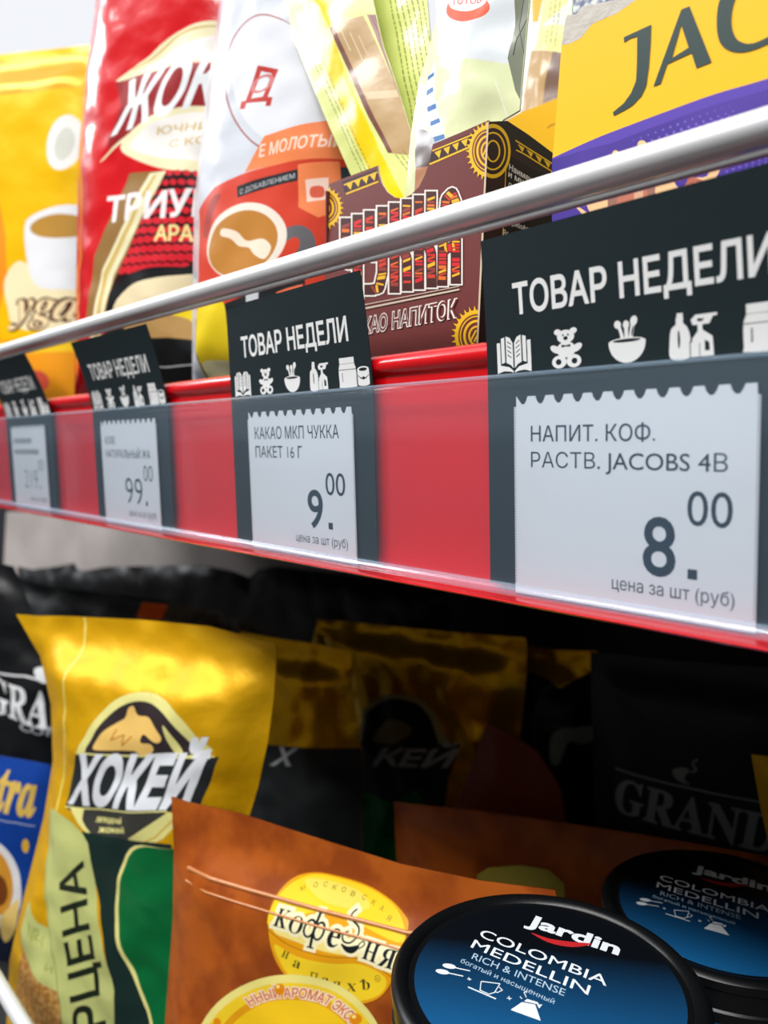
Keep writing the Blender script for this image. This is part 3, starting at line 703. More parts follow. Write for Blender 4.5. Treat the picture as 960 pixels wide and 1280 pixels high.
# crimped edge
s4 = start(pack('drink_sachet', 'sachet half hidden behind the plain yellow carton', 'sachet', 680, 60, 0.122, 0, 5, SG, H=0.003, wr=0.001, wl=0.02, cell=0.002, seed=14),
           [(664, -60), (735, -60), (712, 60), (705, 260), (640, 300), (646, 140), (660, 40)], UPF)
s4.body('sachet_film', film('sachet_white', (238, 238, 228), 0.22, coat=.3, bump=.15)); s4.clip = s4.outline
c = crop(500, 0, 4.364)
s4.art('side_print', [(s4.W([c((770, 130), (900, 0), (940, -200), (800, -200), (740, 200), (720, 262), (870, 275), (895, 120))]), film('sachet_lemon', (238, 236, 160), .22, coat=.3, bump=.15)),
    (s4.W([c((700, 265), (885, 275), (860, 520), (700, 640), (640, 600))]), beige), (s4.W([c((700, -100), (790, -100), (740, 110), (705, 110))]), ink(246, 176, 60)),
    (s4.W([c((820, 270), (880, 275), (850, 520), (770, 560), (780, 460))]), film('sachet_dim', (120, 96, 84), .22, coat=.3, bump=.15)), lines(s4, (700, -20), (690, 55), 3, 5, olive, 1.0, 9)])
s3 = start(pack('drink_sachet', 'pale sachet with blue striped straw and red badge', 'sachet', 590, 100, 0.0285, 0, 5, SG, H=0.0035, wr=0.001, wl=0.018, cell=0.0018, seed=17),
           [(540, -60), (668, -60), (659, 20), (653, 90), (649, 138), (628, 150), (622, 200), (612, 330), (505, 345), (507, 240), (514, 170), (524, 100), (536, 62), (546, 20)], BOXF)
s3.body('sachet_film', film('sachet_pale', (224, 230, 184), 0.22, coat=0.3, bump=0.15, bscale=90)); s3.clip = s3.outline
straw = smooth_poly(c((150, 330), (165, 330), (170, 450), (180, 550), (240, 740), (250, 800), (190, 800), (150, 680), (125, 560), (125, 430)), 4)
bl = [c((120, 400), (160, 378), (162, 400), (122, 424)), c((118, 482), (162, 465), (166, 490), (120, 512)), c((124, 575), (178, 555), (182, 582), (130, 602)), c((148, 655), (208, 640), (216, 665), (154, 682)), c((175, 745), (240, 730), (246, 755), (182, 775))]
s3.art('front_print', [
    (s3.W([smooth_poly(c((180, -300), (700, -300), (690, 300), (580, 330), (400, 320), (200, 300), (170, 200)), 3)]), film('sachet_sky', (222, 228, 232), .22, coat=.3, bump=.15)),
    (s3.W([c((600, -300), (720, -300), (690, 60), (650, 600), (590, 470), (560, 300), (590, 120))]), film('sachet_grey', (124, 130, 112), .22, coat=.3, bump=.15)),
    (s3.W(stroke(c((690, -20), (600, 190), (585, 280)), 1.2) + stroke(c((640, -60), (610, 120), (640, 300)), .8)), ink(40, 46, 44)),
    (s3.W([ell(500 + 355 / 4.364, 8, 30, 18)]), ink(232, 96, 66)), (s3.W([ell(500 + 355 / 4.364, 0, 26, 13)]), ink(246, 238, 236)),
    (s3.txt('ГОТОВ', (500 + 275 / 4.364, 4), (500 + 440 / 4.364, 3), (500 + 275 / 4.364, -5), .02), ink(216, 60, 50)),
    (s3.W([straw]), ink(214, 226, 236)), (s3.W(bl), ink(40, 104, 168)),
    (s3.W([smooth_poly(c((85, 690), (170, 740), (180, 800), (140, 900), (110, 930), (60, 900), (60, 760)), 4)]), film('sachet_cocoa', (84, 68, 60), .22, coat=.3, bump=.15)),
    (s3.W([c((60, 905), (150, 900), (120, 1060), (20, 1200))]), film('sachet_tan', (186, 132, 98), .22, coat=.3, bump=.15)),
    (s3.W(stroke(c((500, 430), (540, 600), (555, 650)), .7)), ink(244, 246, 240))])

# ---- cocoa display box (open cardboard carton)
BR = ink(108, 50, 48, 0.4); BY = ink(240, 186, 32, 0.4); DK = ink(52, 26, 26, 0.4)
bf = Face(500, 430, 0.0185, 0, 4, cell=0.006); A = bf
o_ = at_y(500, 430, 0.0185)
bx = thing('display_box', 'brown and yellow cardboard display box holding the sachets', 'cardboard box', (-0.166, 0.04, UPF))
A.parent = bx
front = [(411, 230)] + [(440, 219), (472, 207), (473, 216), (477, 229), (484, 240), (494, 247), (504, 248), (514, 243), (524, 233), (531, 219), (536, 205), (541, 180), (575, 166), (611, 150), (609, 250), (597, 434), (595, 460), (398, 485), (403, 420)]
A.set_outline(front, UPF)
A.slab('front_panel', BR, 0.0006, mat('raw_card', (206, 190, 160), 0.8))
A.clip = A.outline
c = crop(400, 180, 4); e8 = crop(500, 0, 4.364)
def gear(cx, cy, rx, ry, rot, n, f=A, lines_=True):
    L0 = []
    for i in range(n):
        a = 2 * pi * i / n; r = radians(rot)
        def P(rr, da): x = rx * rr * cos(a + da); y = ry * rr * sin(a + da); return (cx + x * cos(r) - y * sin(r), cy + x * sin(r) + y * cos(r))
        L0.append(ccw([P(.82, -.09), P(1.06, 0), P(.82, .09)]))
    Y_ = ring(cx, cy, rx * .88, ry * .88, rx * .10, rot); Yb = ring(cx, cy, rx * .70, ry * .70, rx * .05, rot) + ring(cx, cy, rx * .56, ry * .56, rx * .10, rot) + ring(cx, cy, rx * .36, ry * .36, rx * .08, rot)
    for k in (-.16, 0, .16): Yb += stroke([(cx + rx * (k - .12), cy + ry * .2), (cx + rx * (k + .12), cy - ry * .2)], rx * .07)
    return [ccw(x) for x in L0], Y_, Yb
def gear_layers(f, cx, cy, rx, ry, rot=0, n=26, dark=None):
    a, b, g = gear(cx, cy, rx, ry, rot, n)
    fx = lambda cs: f.W(cs)
    return [(fixo(fx(a)), BY), (fixo(fx([ell(cx, cy, rx * .9, ry * .9, rot)])), BY), (fixo(fx([ell(cx, cy, rx * .76, ry * .76, rot)])), dark or BR), (fixh(fx(b)), BY), (fixh(fx(g)), BY)]
def fixo(cs): return [ccw(c_) for c_ in cs]
def fixh(cs):          # the pixel frame is mirrored: give rings back their holes
    return [c_[::-1] for c_ in cs]
def tri_strip(f, a, b, h, n):
    """a band of little yellow pennants from a to b"""
    cs = []; dx, dy = (b[0] - a[0]) / n, (b[1] - a[1]) / n
    for i in range(n):
        x, y = a[0] + dx * (i + .12), a[1] + dy * (i + .12); X, Yy = a[0] + dx * (i + .88), a[1] + dy * (i + .88)
        cs.append(ccw([(x, y), (X, Yy), ((x + X) / 2 + h * .2, (y + Yy) / 2 + h)]))
    return fixo(f.W(cs))
A.art('border_print', [(fixo(A.W([c((110, 188), (285, 125), (290, 180), (125, 250))])), DK), (fixo(A.W(stroke(c((120, 205), (288, 140)), 1.6) + stroke(c((130, 250), (292, 188)), 2.0))), BY), (tri_strip(A, c((128, 205))[0], c((286, 145))[0], 8, 4), BY)])
A.art('border_print', [(fixo(A.W([c((560, 30), (770, -60), (760, 10), (545, 105))])), DK), (fixo(A.W(stroke(c((562, 35), (760, -45)), 1.8) + stroke(c((548, 102), (750, 15)), 2.2))), BY), (tri_strip(A, c((568, 45))[0], c((745, -30))[0], 9, 4), BY)])
for g_ in (gear_layers(A, 404, 260, 25, 27), gear_layers(A, 611, 189, 27, 36, 0, 30), gear_layers(A, 597, 420, 31, 36, 0, 30)): A.art('sun_emblem', g_)
GL = {'Ч': [[(.18, 1), (.18, .52), (.30, .42), (.80, .42)], [(.82, 1), (.82, 0)]], 'У': [[(.15, 1), (.15, .62), (.30, .45), (.82, .45)], [(.85, 1), (.85, .22), (.66, .02), (.15, .02)]],
      'К': [[(.18, 1), (.18, 0)], [(.84, 1), (.80, .66), (.55, .52), (.2, .5)], [(.55, .52), (.84, .34), (.86, 0)]], 'А': [[(.12, 0), (.16, .5), (.34, .92), (.66, .97), (.86, .85), (.86, 0)], [(.2, .36), (.8, .36)]]}
def word(wd_):
    cs = []
    for i, l_ in enumerate('ЧУККА'):
        for pl_ in GL[l_]:
            pp = []
            for x, y in pl_:
                u = (i + .12 + .76 * x) / 5
                pp.append((100 + 610 * u, (775 - 85 * u) + ((392 - 195 * u) - (775 - 85 * u)) * (.04 + .92 * y)))
            cs += stroke([c(p_)[0] for p_ in pp], wd_)
    # rounded ends
    for i, l_ in enumerate('ЧУККА'):
        for pl_ in GL[l_]:
            for x, y in (pl_[0], pl_[-1]):
                u = (i + .12 + .76 * x) / 5
                X_, Y_ = c((100 + 610 * u, (775 - 85 * u) + ((392 - 195 * u) - (775 - 85 * u)) * (.04 + .92 * y)))[0]
                cs.append(ccw([(X_ - wd_ / 2, Y_ - wd_ / 2), (X_ + wd_ / 2, Y_ - wd_ / 2), (X_ + wd_ / 2, Y_ + wd_ / 2), (X_ - wd_ / 2, Y_ + wd_ / 2)]))
    return fixo(A.W(cs))
halo = word(17.0); core0 = word(13.2)
rn = random.Random(5)
A.art('brand_lettering', [(halo, ink(236, 228, 220)), (core0, ink(70, 30, 28))])
cols = [ink(214, 36, 44), ink(244, 180, 40), ink(150, 60, 50), ink(206, 60, 40), ink(226, 110, 40)]
bands = {}
for i, l_ in enumerate('ЧУККА'):
    for pl_ in GL[l_]:
        pts = []
        for x, y in pl_:
            u = (i + .12 + .76 * x) / 5
            pts.append(c((100 + 610 * u, (775 - 85 * u) + ((392 - 195 * u) - (775 - 85 * u)) * (.04 + .92 * y)))[0])
        for a_, b_ in zip(pts, pts[1:]):
            Ln = math.hypot(b_[0] - a_[0], b_[1] - a_[1]); dx, dy = (b_[0] - a_[0]) / Ln, (b_[1] - a_[1]) / Ln; t = 1.0
            while t < Ln - 2.5:
                st_ = rn.choice((2.2, 3.0, 4.5)); k_ = rn.randrange(5)
                if rn.random() < .85:
                    sk = rn.choice((0, 0, 1.8)); hw = 4.7
                    q_ = [(a_[0] + dx * (t + e1) - dy * sgn * hw, a_[1] + dy * (t + e1) + dx * sgn * hw) for sgn, e1 in ((1, sk), (1, sk + st_), (-1, st_ - sk), (-1, -sk))]
                    bands.setdefault(k_, []).append(ccw(A.Q(q_)))
                t += st_ + 1.3
A.art('letter_pattern', [(qs, cols[k_]) for k_, qs in sorted(bands.items())])
sub = A.txt('КАКАО-НАПИТОК', (437, 421), (573, 396), (437, 402), 0.055, 0.08); sub2 = A.txt('КАКАО-НАПИТОК', (437, 421), (573, 396), (437, 402), 0.012, 0.08)
A.art('subtitle_lettering', [(fixo(A.W(stroke(c((120, 845), (700, 728)), 2.2) + stroke(c((120, 825), (700, 712)), 1.0))), ink(206, 190, 170)), (sub, ink(240, 234, 226)), (sub2, BR)])
# right side panel, turned away from the rail
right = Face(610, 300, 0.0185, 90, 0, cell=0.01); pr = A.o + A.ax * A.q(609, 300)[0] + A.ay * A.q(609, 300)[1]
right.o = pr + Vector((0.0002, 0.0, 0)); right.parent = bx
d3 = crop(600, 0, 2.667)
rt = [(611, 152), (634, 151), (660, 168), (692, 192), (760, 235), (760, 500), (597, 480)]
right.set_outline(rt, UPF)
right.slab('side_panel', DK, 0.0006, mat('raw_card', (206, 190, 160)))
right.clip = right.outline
right.art('side_print', [(fixo(right.W([d3((60, 395), (90, 400), (240, 500), (245, 560), (110, 500), (75, 500))])), ink(40, 20, 20)),
    (fixo(right.W(stroke(d3((118, 468), (240, 545)), 1.6) + stroke(d3((120, 500), (150, 515), (240, 572)), 1.6))), BY), (tri_strip(right, d3((122, 478))[0], d3((238, 548))[0], 8, 4), BY),
    (fixo(right.W([d3((85, 520), (92, 515), (240, 600), (240, 1000), (70, 1000))])), ink(34, 16, 16)),
    (fixo(right.W(stroke(d3((75, 560), (88, 515), (70, 900)), .9))), BY)])
a_, b_, g_ = gear(626, 190, 20, 36, 0, 30)
right.art('sun_emblem', [(fixo(right.W([ell(616, 189, 22, 34)])), BY), (fixo(right.W([ell(616, 189, 19, 29)])), DK), (fixo(right.W(stroke(ell(616, 189, 15, 23), 2.0, True) + stroke(ell(616, 189, 8, 13), 2.0, True))), BY)])
right.art('small_print', [(right.txt('Наименование', d3((95, 565))[0], d3((240, 650))[0], d3((97, 545))[0], .02) + right.txt('и минеральн.', d3((93, 588))[0], d3((240, 672))[0], d3((95, 568))[0], .02)
    + right.txt('Дирек', d3((90, 628))[0], d3((150, 662))[0], d3((92, 606))[0], 0) + right.txt('В2 (рибофлавин)', d3((80, 742))[0], d3((196, 786))[0], d3((81, 725))[0], .01) + right.txt('В6', d3((76, 785))[0], d3((94, 793))[0], d3((77, 764))[0], .01), ink(214, 206, 196))])
# left wall, back wall and bottom of the box
pl = A.o + A.ax * A.q(407, 330)[0]
zt = ZC + 0.080
box('side_panel', (pl.x, pl.y + 0.002, UPF + 0.001), (pl.x + 0.0006, pl.y + 0.075, ZC + 0.078), BR, bx, 0.0001)
box('bottom_panel', (pl.x, pl.y + 0.0015, UPF + 0.0001), (pr.x - 0.001, pl.y + 0.075, UPF + 0.0009), BR, bx, 0.0001)
box('back_panel', (pl.x, pl.y + 0.0745, UPF + 0.001), (pr.x - 0.001, pl.y + 0.075, ZC + 0.078), BR, bx, 0.0001)

# ---- yellow carton standing behind the display box
yc = start(pack('yellow_carton', 'plain yellow cardboard carton between display box and largest carton', 'cardboard box', 665, 150, 0.100, 0, 4, cell=0.01),
           [(632, 151), (650, 141), (668, 134), (690, 126), (712, 115), (712, 500), (632, 500)], UPF)
yc.slab('carton_body', ink(242, 184, 24, .45), 0.012)
yc.clip = yc.outline
yc.art('fold_mark', [(fixo(yc.W(stroke([(684, 160), (690, 156), (698, 154)], 1.2))), ink(150, 96, 30))])

# ---- large yellow and purple coffee carton
J = start(pack('coffee_carton', 'large yellow and purple coffee carton with torn top, right', 'cardboard box', 700, 250, 0.0125, 0, 6, cell=0.004),
          [(702, 56), (706, 28), (709, 19), (720, 18), (729, 8), (750, 4), (769, 0), (784, -8), (795, -18), (825, -34), (900, -60), (1060, -130), (1300, -240), (1300, 600), (684, 500), (690, 205), (697, 120)], UPF)
J.slab('carton_body', ink(246, 188, 6, 0.45, spec=.2), 0.060, mat('carton_inner', (196, 186, 166), 0.8)); J.clip = J.outline
c = crop(600, 0, 2.667); k2 = crop(700, 120, 3.692)
J.art('torn_edge', [(fixo(J.W([c((265, 152), (270, 40), (330, -10), (520, -110), (640, -130), (560, -40), (520, 0), (455, 45), (395, 70), (372, 82), (350, 110), (335, 128), (300, 145))])), mat('torn_card', (196, 190, 180), 0.85, bump=.6, bscale=500, bdist=.0006))])
purple = ink(48, 28, 128, 0.45, var=.1, rgb2=(84, 60, 160), vscale=14, spec=.2)
dots = []
for i in range(7):
    for j in range(14): 
        x = 340 + j * 34 + (i % 2) * 17; y = 205 - (j * 34) * .36 + i * 24 - 0; r = 10 - abs(i - 2.5) * 1.6 - abs(j - 6) * .5
        if r > 2: dots.append(ell(x, y, r, r, 0, 12))
for i in range(4):
    for j in range(12):
        x = 770 + j * 30; y = 330 - j * 10 + i * 18; dots.append(ell(x, y, 6.5 - i, 6.5 - i, 0, 10))
boundary = smooth_poly(c((225, 535), (300, 500), (390, 460), (480, 425), (600, 380), (780, 315), (960, 262), (1300, 150), (1800, 0)), 4, False)
J.art('purple_field', [(fixo(J.W([boundary + [(1300, 500), (680, 500)]])), purple), (fixo(J.W([k2(*q) for q in dots])), ink(116, 96, 196, .4)),
    (fixo(J.W([boundary[:] + [(x, y + 14 * min(1, (x - 680) / 80)) for x, y in boundary[::-1]]])), ink(84, 60, 166, .4))])
J.art('chocolate_picture', [
    (fixo(J.W([smooth_poly(k2((40, 490), (100, 520), (140, 545), (120, 470), (230, 440), (280, 430), (420, 380), (440, 330), (500, 360), (540, 350), (530, 400), (560, 425), (610, 380), (680, 370), (700, 300), (720, 300), (740, 340), (720, 390), (800, 440), (700, 700), (100, 700), (110, 580), (90, 530)), 3)])), ink(236, 192, 140, .4)),
    (fixo(J.W([smooth_poly(k2((100, 620), (115, 575), (130, 600), (160, 640), (120, 700)), 3)])), ink(240, 236, 228, .4)),
    (fixo(J.W([k2((220, 440), (440, 378), (440, 700), (225, 700))])), ink(150, 104, 88, .4)),
    (fixo(J.W([k2((265, 425), (405, 385), (405, 545), (262, 570))])), ink(186, 112, 88, .4)), (fixo(J.W([k2((345, 402), (385, 390), (385, 500), (340, 520))])), ink(212, 164, 134, .4)),
    (fixo(J.W([smooth_poly(k2((262, 560), (300, 515), (360, 500), (420, 505), (440, 530), (440, 700), (262, 700)), 3)])), ink(178, 132, 96, .4)),
    (fixo(J.W([k2((600, 370), (850, 450), (800, 560), (640, 700), (480, 640), (520, 520))])), ink(178, 100, 78, .4)), (fixo(J.W([k2((625, 395), (820, 455), (780, 540), (560, 560), (560, 470))])), ink(206, 124, 96, .4)),
    (fixo(J.W([ell(*k2((380, 224))[0], 5.5, 5), ell(*k2((258, 266))[0], 4, 4)])), ink(238, 200, 140, .4))])
Jp = c((480, 125), (572, 83), (570, 150), (564, 225), (556, 285), (540, 320), (510, 352), (480, 370), (447, 387), (444, 375), (480, 345), (505, 310), (521, 270), (524, 215), (525, 122), (500, 130), (482, 143))
q3 = crop(680, 0, 3.43)
Ap = [fixo(J.W([q3((590, 42), (625, 28), (720, 268), (655, 294), (634, 228), (530, 276), (502, 360), (470, 372))]))[0], J.W([q3((590, 108), (622, 205), (550, 250))])[0]]
Ap[1] = cw(Ap[1])
Cp = J.W([smooth_poly(q3((1010, -180), (900, -150), (800, -80), (752, 10), (742, 110), (755, 180), (790, 215), (840, 226), (900, 215), (980, 180), (1060, 130), (1060, 100), (960, 160), (900, 186), (860, 186), (825, 165), (806, 110), (812, 30), (850, -60), (920, -120), (1010, -150)), 5)])
jink = ink(34, 58, 56, 0.4)
J.art('brand_lettering', [(fixo(J.W([Jp])), jink), (Ap, jink), (fixo(Cp), jink), (J.txt(S('OBS'), (985, 38), (1205, -57), (985, -72), 0.01, 0, .68), jink)])
# a strip of a patterned green carton behind the torn top
gc = start(pack('green_carton', 'green patterned carton behind the torn carton top', 'cardboard box', 760, 0, 0.078, 0, 6, cell=0.01), [(715, -90), (1000, -220), (1000, 300), (715, 300)], UPF)
gc.slab('carton_body', mat('green_pattern', (70, 110, 60), 0.4, var=.5, vscale=260, rgb2=(206, 214, 190)), 0.01)
gc.art('blue_print', [(fixo(gc.W([[(716, 30), (718, -60), (772, -90), (775, 8)]])), mat('blue_pattern', (40, 56, 110), 0.4, var=.5, vscale=420, rgb2=(200, 204, 200)))])
# ================================================================== lower shelf
gold = film('gold_film', (226, 172, 8), 0.46, 0.3, bscale=70, bump=0.5); blackf = film('black_film', (18, 20, 23), 0.36)
green = film('green_film', (8, 112, 58), 0.3, 0.2); limestrip = film('lime_film', (188, 194, 120), 0.35)
creaml = ink(226, 220, 140); darkg = ink(40, 44, 46)
c6 = crop(0, 680, 2); ce = crop(60, 850, 4.364)
GG = 'gold coffee bags on the lower shelf'
g1 = start(pack('coffee_bag', 'bright gold and green coffee bag, foremost gold one on lower shelf', 'coffee bag', 200, 900, 0.017, 22, 5, H=0.016, ew=0.016, wr=0.0022, wl=0.024, cell=0.003, seed=21, seal=0.02),
    [(20, 768), (48, 770), (75, 770), (180, 775), (262, 783), (345, 805), (346, 815), (342, 870), (335, 925), (322, 985), (305, 1040), (300, 1200), (330, 1500), (0, 1500), (12, 1200), (30, 1120), (55, 1020), (66, 950), (64, 880), (50, 820)], LOF)
g1.body('bag_film', gold); g1.clip = g1.outline
g1.art('fold_line', [(fixo(g1.W(stroke(smooth_poly([(74, 768), (78, 800), (80, 850), (78, 920), (68, 1000), (66, 1060)], 4, False), 2.2))), ink(226, 214, 110))])
g1.art('emblem', [
    (fixo(g1.W([smooth_poly(ce((198, 410), (220, 300), (290, 190), (380, 105), (480, 68), (570, 75), (665, 130), (745, 220), (810, 320), (860, 410), (520, 440)), 4)])), creaml),
    (fixo(g1.W([smooth_poly(ce((240, 405), (262, 310), (320, 220), (400, 150), (480, 115), (560, 125), (640, 180), (710, 260), (770, 340), (800, 405), (520, 430)), 4)])), ink(54, 46, 48)),
    (fixo(g1.W([smooth_poly(ce((640, 240), (690, 310), (740, 400), (700, 405), (660, 330)), 3)])), creaml),
    (fixo(g1.W([smooth_poly(ce((270, 360), (290, 320), (330, 270), (400, 225), (440, 200), (455, 150), (480, 140), (500, 190), (560, 200), (600, 260), (632, 310), (620, 338), (590, 330), (540, 290), (525, 335), (580, 345), (588, 385), (520, 420), (490, 380), (300, 375)), 3)])), ink(238, 196, 110)),
    (fixo(g1.W(stroke(ce((400, 260), (370, 320), (440, 290), (430, 350), (480, 300)), 1.6))), ink(190, 120, 40)),
    (fixo(g1.W([smooth_poly(ce((110, 690), (640, 700), (560, 790), (480, 850), (380, 880), (230, 815), (180, 740)), 3)])), ink(60, 60, 56)),
    (fixo(g1.W([smooth_poly(ce((120, 690), (200, 690), (200, 760), (260, 840), (200, 800), (150, 740)), 3)])), creaml),
    (fixo(g1.W([ce((660, 720), (760, 720), (640, 860), (560, 900), (440, 870), (500, 830))])), creaml), (fixo(g1.W(stroke(ce((720, 730), (600, 850), (520, 890)), 1.6))), gold),
    (fixo(g1.W([ce((170, 400), (900, 432), (840, 610), (800, 720), (85, 692), (110, 600))])), darkg),
    (fixo(g1.W(stroke(ce((172, 392), (520, 410), (880, 430)), 2.2) + stroke(ce((85, 694), (660, 712)), 1.8))), creaml),
    (fixo(g1.W([ce((800, 390), (870, 385), (860, 440), (780, 432))])), WHITE)])
g1.art('brand_lettering', [(g1.txt('ХОКЕЙ', ce((100, 662))[0], ce((760, 690))[0], ce((182, 412))[0], 0.05, 0.0), ink(226, 230, 236)),
    (g1.txt('легендарный', ce((270, 770))[0], ce((425, 775))[0], ce((275, 735))[0], 0.03) + g1.txt('жокей', ce((290, 822))[0], ce((440, 826))[0], ce((295, 790))[0], 0.03), creaml)])
g1.art('lower_print', [
    (fixo(g1.W([c6((212, 715), (430, 750), (440, 1640), (280, 1640), (292, 1100), (262, 900), (225, 760))])), ink(24, 44, 40)),
    (fixo(g1.W([smooth_poly(c6((345, 750), (440, 765), (700, 800), (700, 1640), (380, 1640), (385, 1250), (350, 1110), (305, 1000), (296, 900), (308, 810)), 4)])), creaml),
    (fixo(g1.W([smooth_poly(c6((352, 756), (440, 765), (700, 800), (700, 1640), (386, 1640), (391, 1250), (356, 1105), (314, 1000), (304, 900), (316, 810)), 4)])), green),
    (fixo(g1.W([c6((30, 1005), (90, 1060), (165, 1110), (180, 1300), (190, 1640), (-10, 1640), (15, 1250))])), mat('coffee_granules_print', (168, 112, 44), 0.5, var=.5, vscale=500, rgb2=(206, 160, 90))),
    (fixo(g1.W([smooth_poly(c6((48, 905), (90, 950), (160, 985), (170, 1110), (90, 1075), (30, 1012)), 3)])), limestrip)])
g1.art('price_strip', [
    (fixo(g1.W([smooth_poly(c6((108, 665), (215, 720), (240, 800), (255, 900), (275, 1010), (298, 1110), (292, 1210), (280, 1300), (300, 1640), (190, 1640), (165, 1200), (150, 1090), (122, 960), (106, 850), (102, 740)), 3)])), limestrip),
    (fixo(g1.W(stroke(c6((108, 680), (104, 745), (108, 850), (124, 960), (152, 1095), (168, 1210)), .8))), ink(110, 120, 50)),
    (g1.txt('СУПЕРЦЕНА', c6((312, 1560))[0], c6((218, 785))[0], c6((238, 1570))[0], 0.02), ink(26, 36, 24)),
    (g1.txt('№4', c6((60, 985))[0], c6((108, 1015))[0], c6((62, 950))[0], 0.02) + g1.txt('и', c6((120, 1060))[0], c6((138, 1070))[0], c6((122, 1040))[0], 0), ink(150, 156, 84))])

# ---- brown coffee bag in front
bw = film('brown_film', (168, 84, 26), 0.35, 0.0, var=.35, rgb2=(140, 64, 20), vscale=60, spec=.2)
b1 = start(pack('coffee_bag', 'copper brown coffee bag with yellow bean logo, front of lower shelf', 'coffee bag', 400, 1150, 0.020, 22, 5, H=0.010, ew=0.012, wr=0.0010, wl=0.025, cell=0.003, seed=33, seal=0.02),
    [(214, 996), (232, 1002), (300, 1017), (400, 1049), (500, 1080), (600, 1101), (694, 1113), (700, 1150), (690, 1300), (690, 1600), (195, 1600), (206, 1280), (216, 1150), (217, 1060)], LOF)
b1.body('bag_film', bw); b1.clip = b1.outline
k4 = crop(320, 1060, 4.8); k5 = crop(180, 1180, 2.824)
bean_ = smooth_poly(k4((72, 400), (85, 300), (140, 225), (220, 195), (330, 195), (480, 228), (640, 290), (760, 360), (850, 440), (890, 500), (880, 640), (840, 780), (770, 880), (650, 930), (500, 930), (350, 885), (220, 800), (130, 690), (82, 540)), 4)
ylw = ink(244, 206, 40, .3); amber = ink(232, 160, 20, .3); serif = ink(24, 30, 34, .35)
serpos = []
def ch(st, x, y, w_, h_, rot=14, mirror=False, f=b1, k=k4, cap=.68, bold=0.0):
    """one letter with its baseline-left corner at x, y in the crop"""
    r = radians(rot); p0 = (x, y); p1 = (x + w_ * cos(r), y + w_ * sin(r)); p2 = (x + h_ * sin(r) * .9, y - h_ * cos(r))
    cs = text(st, bold)
    if mirror: cs = [[(-a, b) for a, b in q][::-1] for q in cs]
    return fit(cs, f.q(*k(p0)[0]), f.q(*k(p1)[0]), f.q(*k(p2)[0]), cap)
logo = []; 
logo += ch(S('K'), 108, 458, 78, 96, 17) + ch(S('O'), 193, 492, 82, 92, 17) + ch(S('e'), 424, 572, 72, 96, 17, cap=.46) + ch(S('H'), 640, 652, 90, 100, 17) + ch(S('R'), 740, 688, 92, 100, 17, True)
phi = fixo(b1.W([k4(*q) for q in stroke([(372, 395), (335, 585)], 17)])) + fixh(b1.W([k4(*q) for q in ring(325, 480, 36, 52, 13, 12)])) + fixh(b1.W([k4(*q) for q in ring(382, 497, 34, 52, 13, 12)])) + fixo(b1.W([k4(*q) for q in stroke([(315, 583), (355, 592)], 9)]))
cup_ = fixo(b1.W([k4(*smooth_poly([(518, 565), (560, 585), (620, 580), (615, 605), (585, 625), (550, 615), (528, 590)], 3))])) + fixo(b1.W([k4(*q) for q in stroke(smooth_poly([(612, 585), (640, 560), (652, 580), (620, 600)], 3, False), 7)])) \
    + fixo(b1.W([k4(*q) for q in stroke(smooth_poly([(570, 400), (545, 425), (560, 455), (600, 490), (605, 530), (570, 565), (530, 555), (520, 520), (550, 505)], 4, False), 10)]))
logo += phi + cup_
msk = []
for s_, x, y, r in zip('МОСКОВСКАЯ', (220, 288, 345, 402, 456, 512, 580, 640, 694, 746), (296, 280, 276, 292, 306, 330, 352, 380, 410, 460), (-18, -6, 4, 10, 14, 18, 22, 26, 30, 34)):
    msk += ch(s_, x, y, 25, 26, r, cap=.727, bold=.01)
low = ch(S('H'), 160, 642, 40, 42, 25) + ch(S('a'), 226, 700, 46, 60, 22, cap=.66) + ch(chr(0x1D6B7), 328, 776, 50, 46, 15) + ch(S('a'), 398, 806, 44, 60, 12, cap=.66) + ch(S('R'), 462, 834, 52, 46, 8, True) + ch(S('X'), 552, 848, 60, 46, 2) + ch(S('b'), 648, 840, 50, 62, -8, cap=.68) + fixo(b1.W([k4(*q) for q in stroke([(632, 792), (668, 786)], 7)]))
ring_o = ell(365, 1322, 122, 106, 0, 60)
b1.art('bean_logo', [(fixo(b1.W([bean_])), ink(150, 74, 16)), (fixo(b1.W([[((x - 418) * .975 + 418, (y - 1178) * .975 + 1178) for x, y in bean_]])), amber),
    (fixo(b1.W([smooth_poly(k4((90, 470), (110, 300), (240, 215), (400, 225), (600, 290), (770, 390), (860, 510), (860, 580), (700, 520), (500, 430), (300, 400)), 4)])), ylw),
    (fixo(b1.W([smooth_poly(k4((230, 235), (400, 250), (560, 310), (640, 400), (500, 390), (330, 330)), 4)])), ink(238, 214, 90, .3)),
    (fixo(b1.W([smooth_poly(k4((120, 570), (250, 640), (450, 680), (640, 690), (790, 760), (770, 850), (640, 905), (480, 900), (300, 830), (180, 720)), 4)])), ylw),
    (fixo(b1.W([smooth_poly(k4((150, 440), (400, 500), (700, 580), (850, 600), (835, 690), (640, 650), (420, 610), (260, 560), (120, 500)), 4)])), ink(246, 224, 130, .3)),
    (fixo(b1.W([k4(*q) for q in stroke(smooth_poly([(82, 480), (180, 560), (300, 610), (450, 640), (620, 655), (740, 700), (860, 780)], 4, False), 6)])), ink(176, 110, 20)),
    (offset(logo, 0.0011), ink(246, 236, 190, .3)), (logo, serif), (msk, ink(140, 124, 30)), (low, ink(70, 62, 24)),
    (fixh(b1.W([k4(*q) for q in ring(742, 768, 18, 20, 3)])) + ch('R', 735, 776, 13, 15, 10, cap=.727), ink(70, 62, 24))])
arc = []
at = text('ННЫЙ АРОМАТ ЭКСТ', 0.02); ax0, _, ax1, _ = bbox(at)
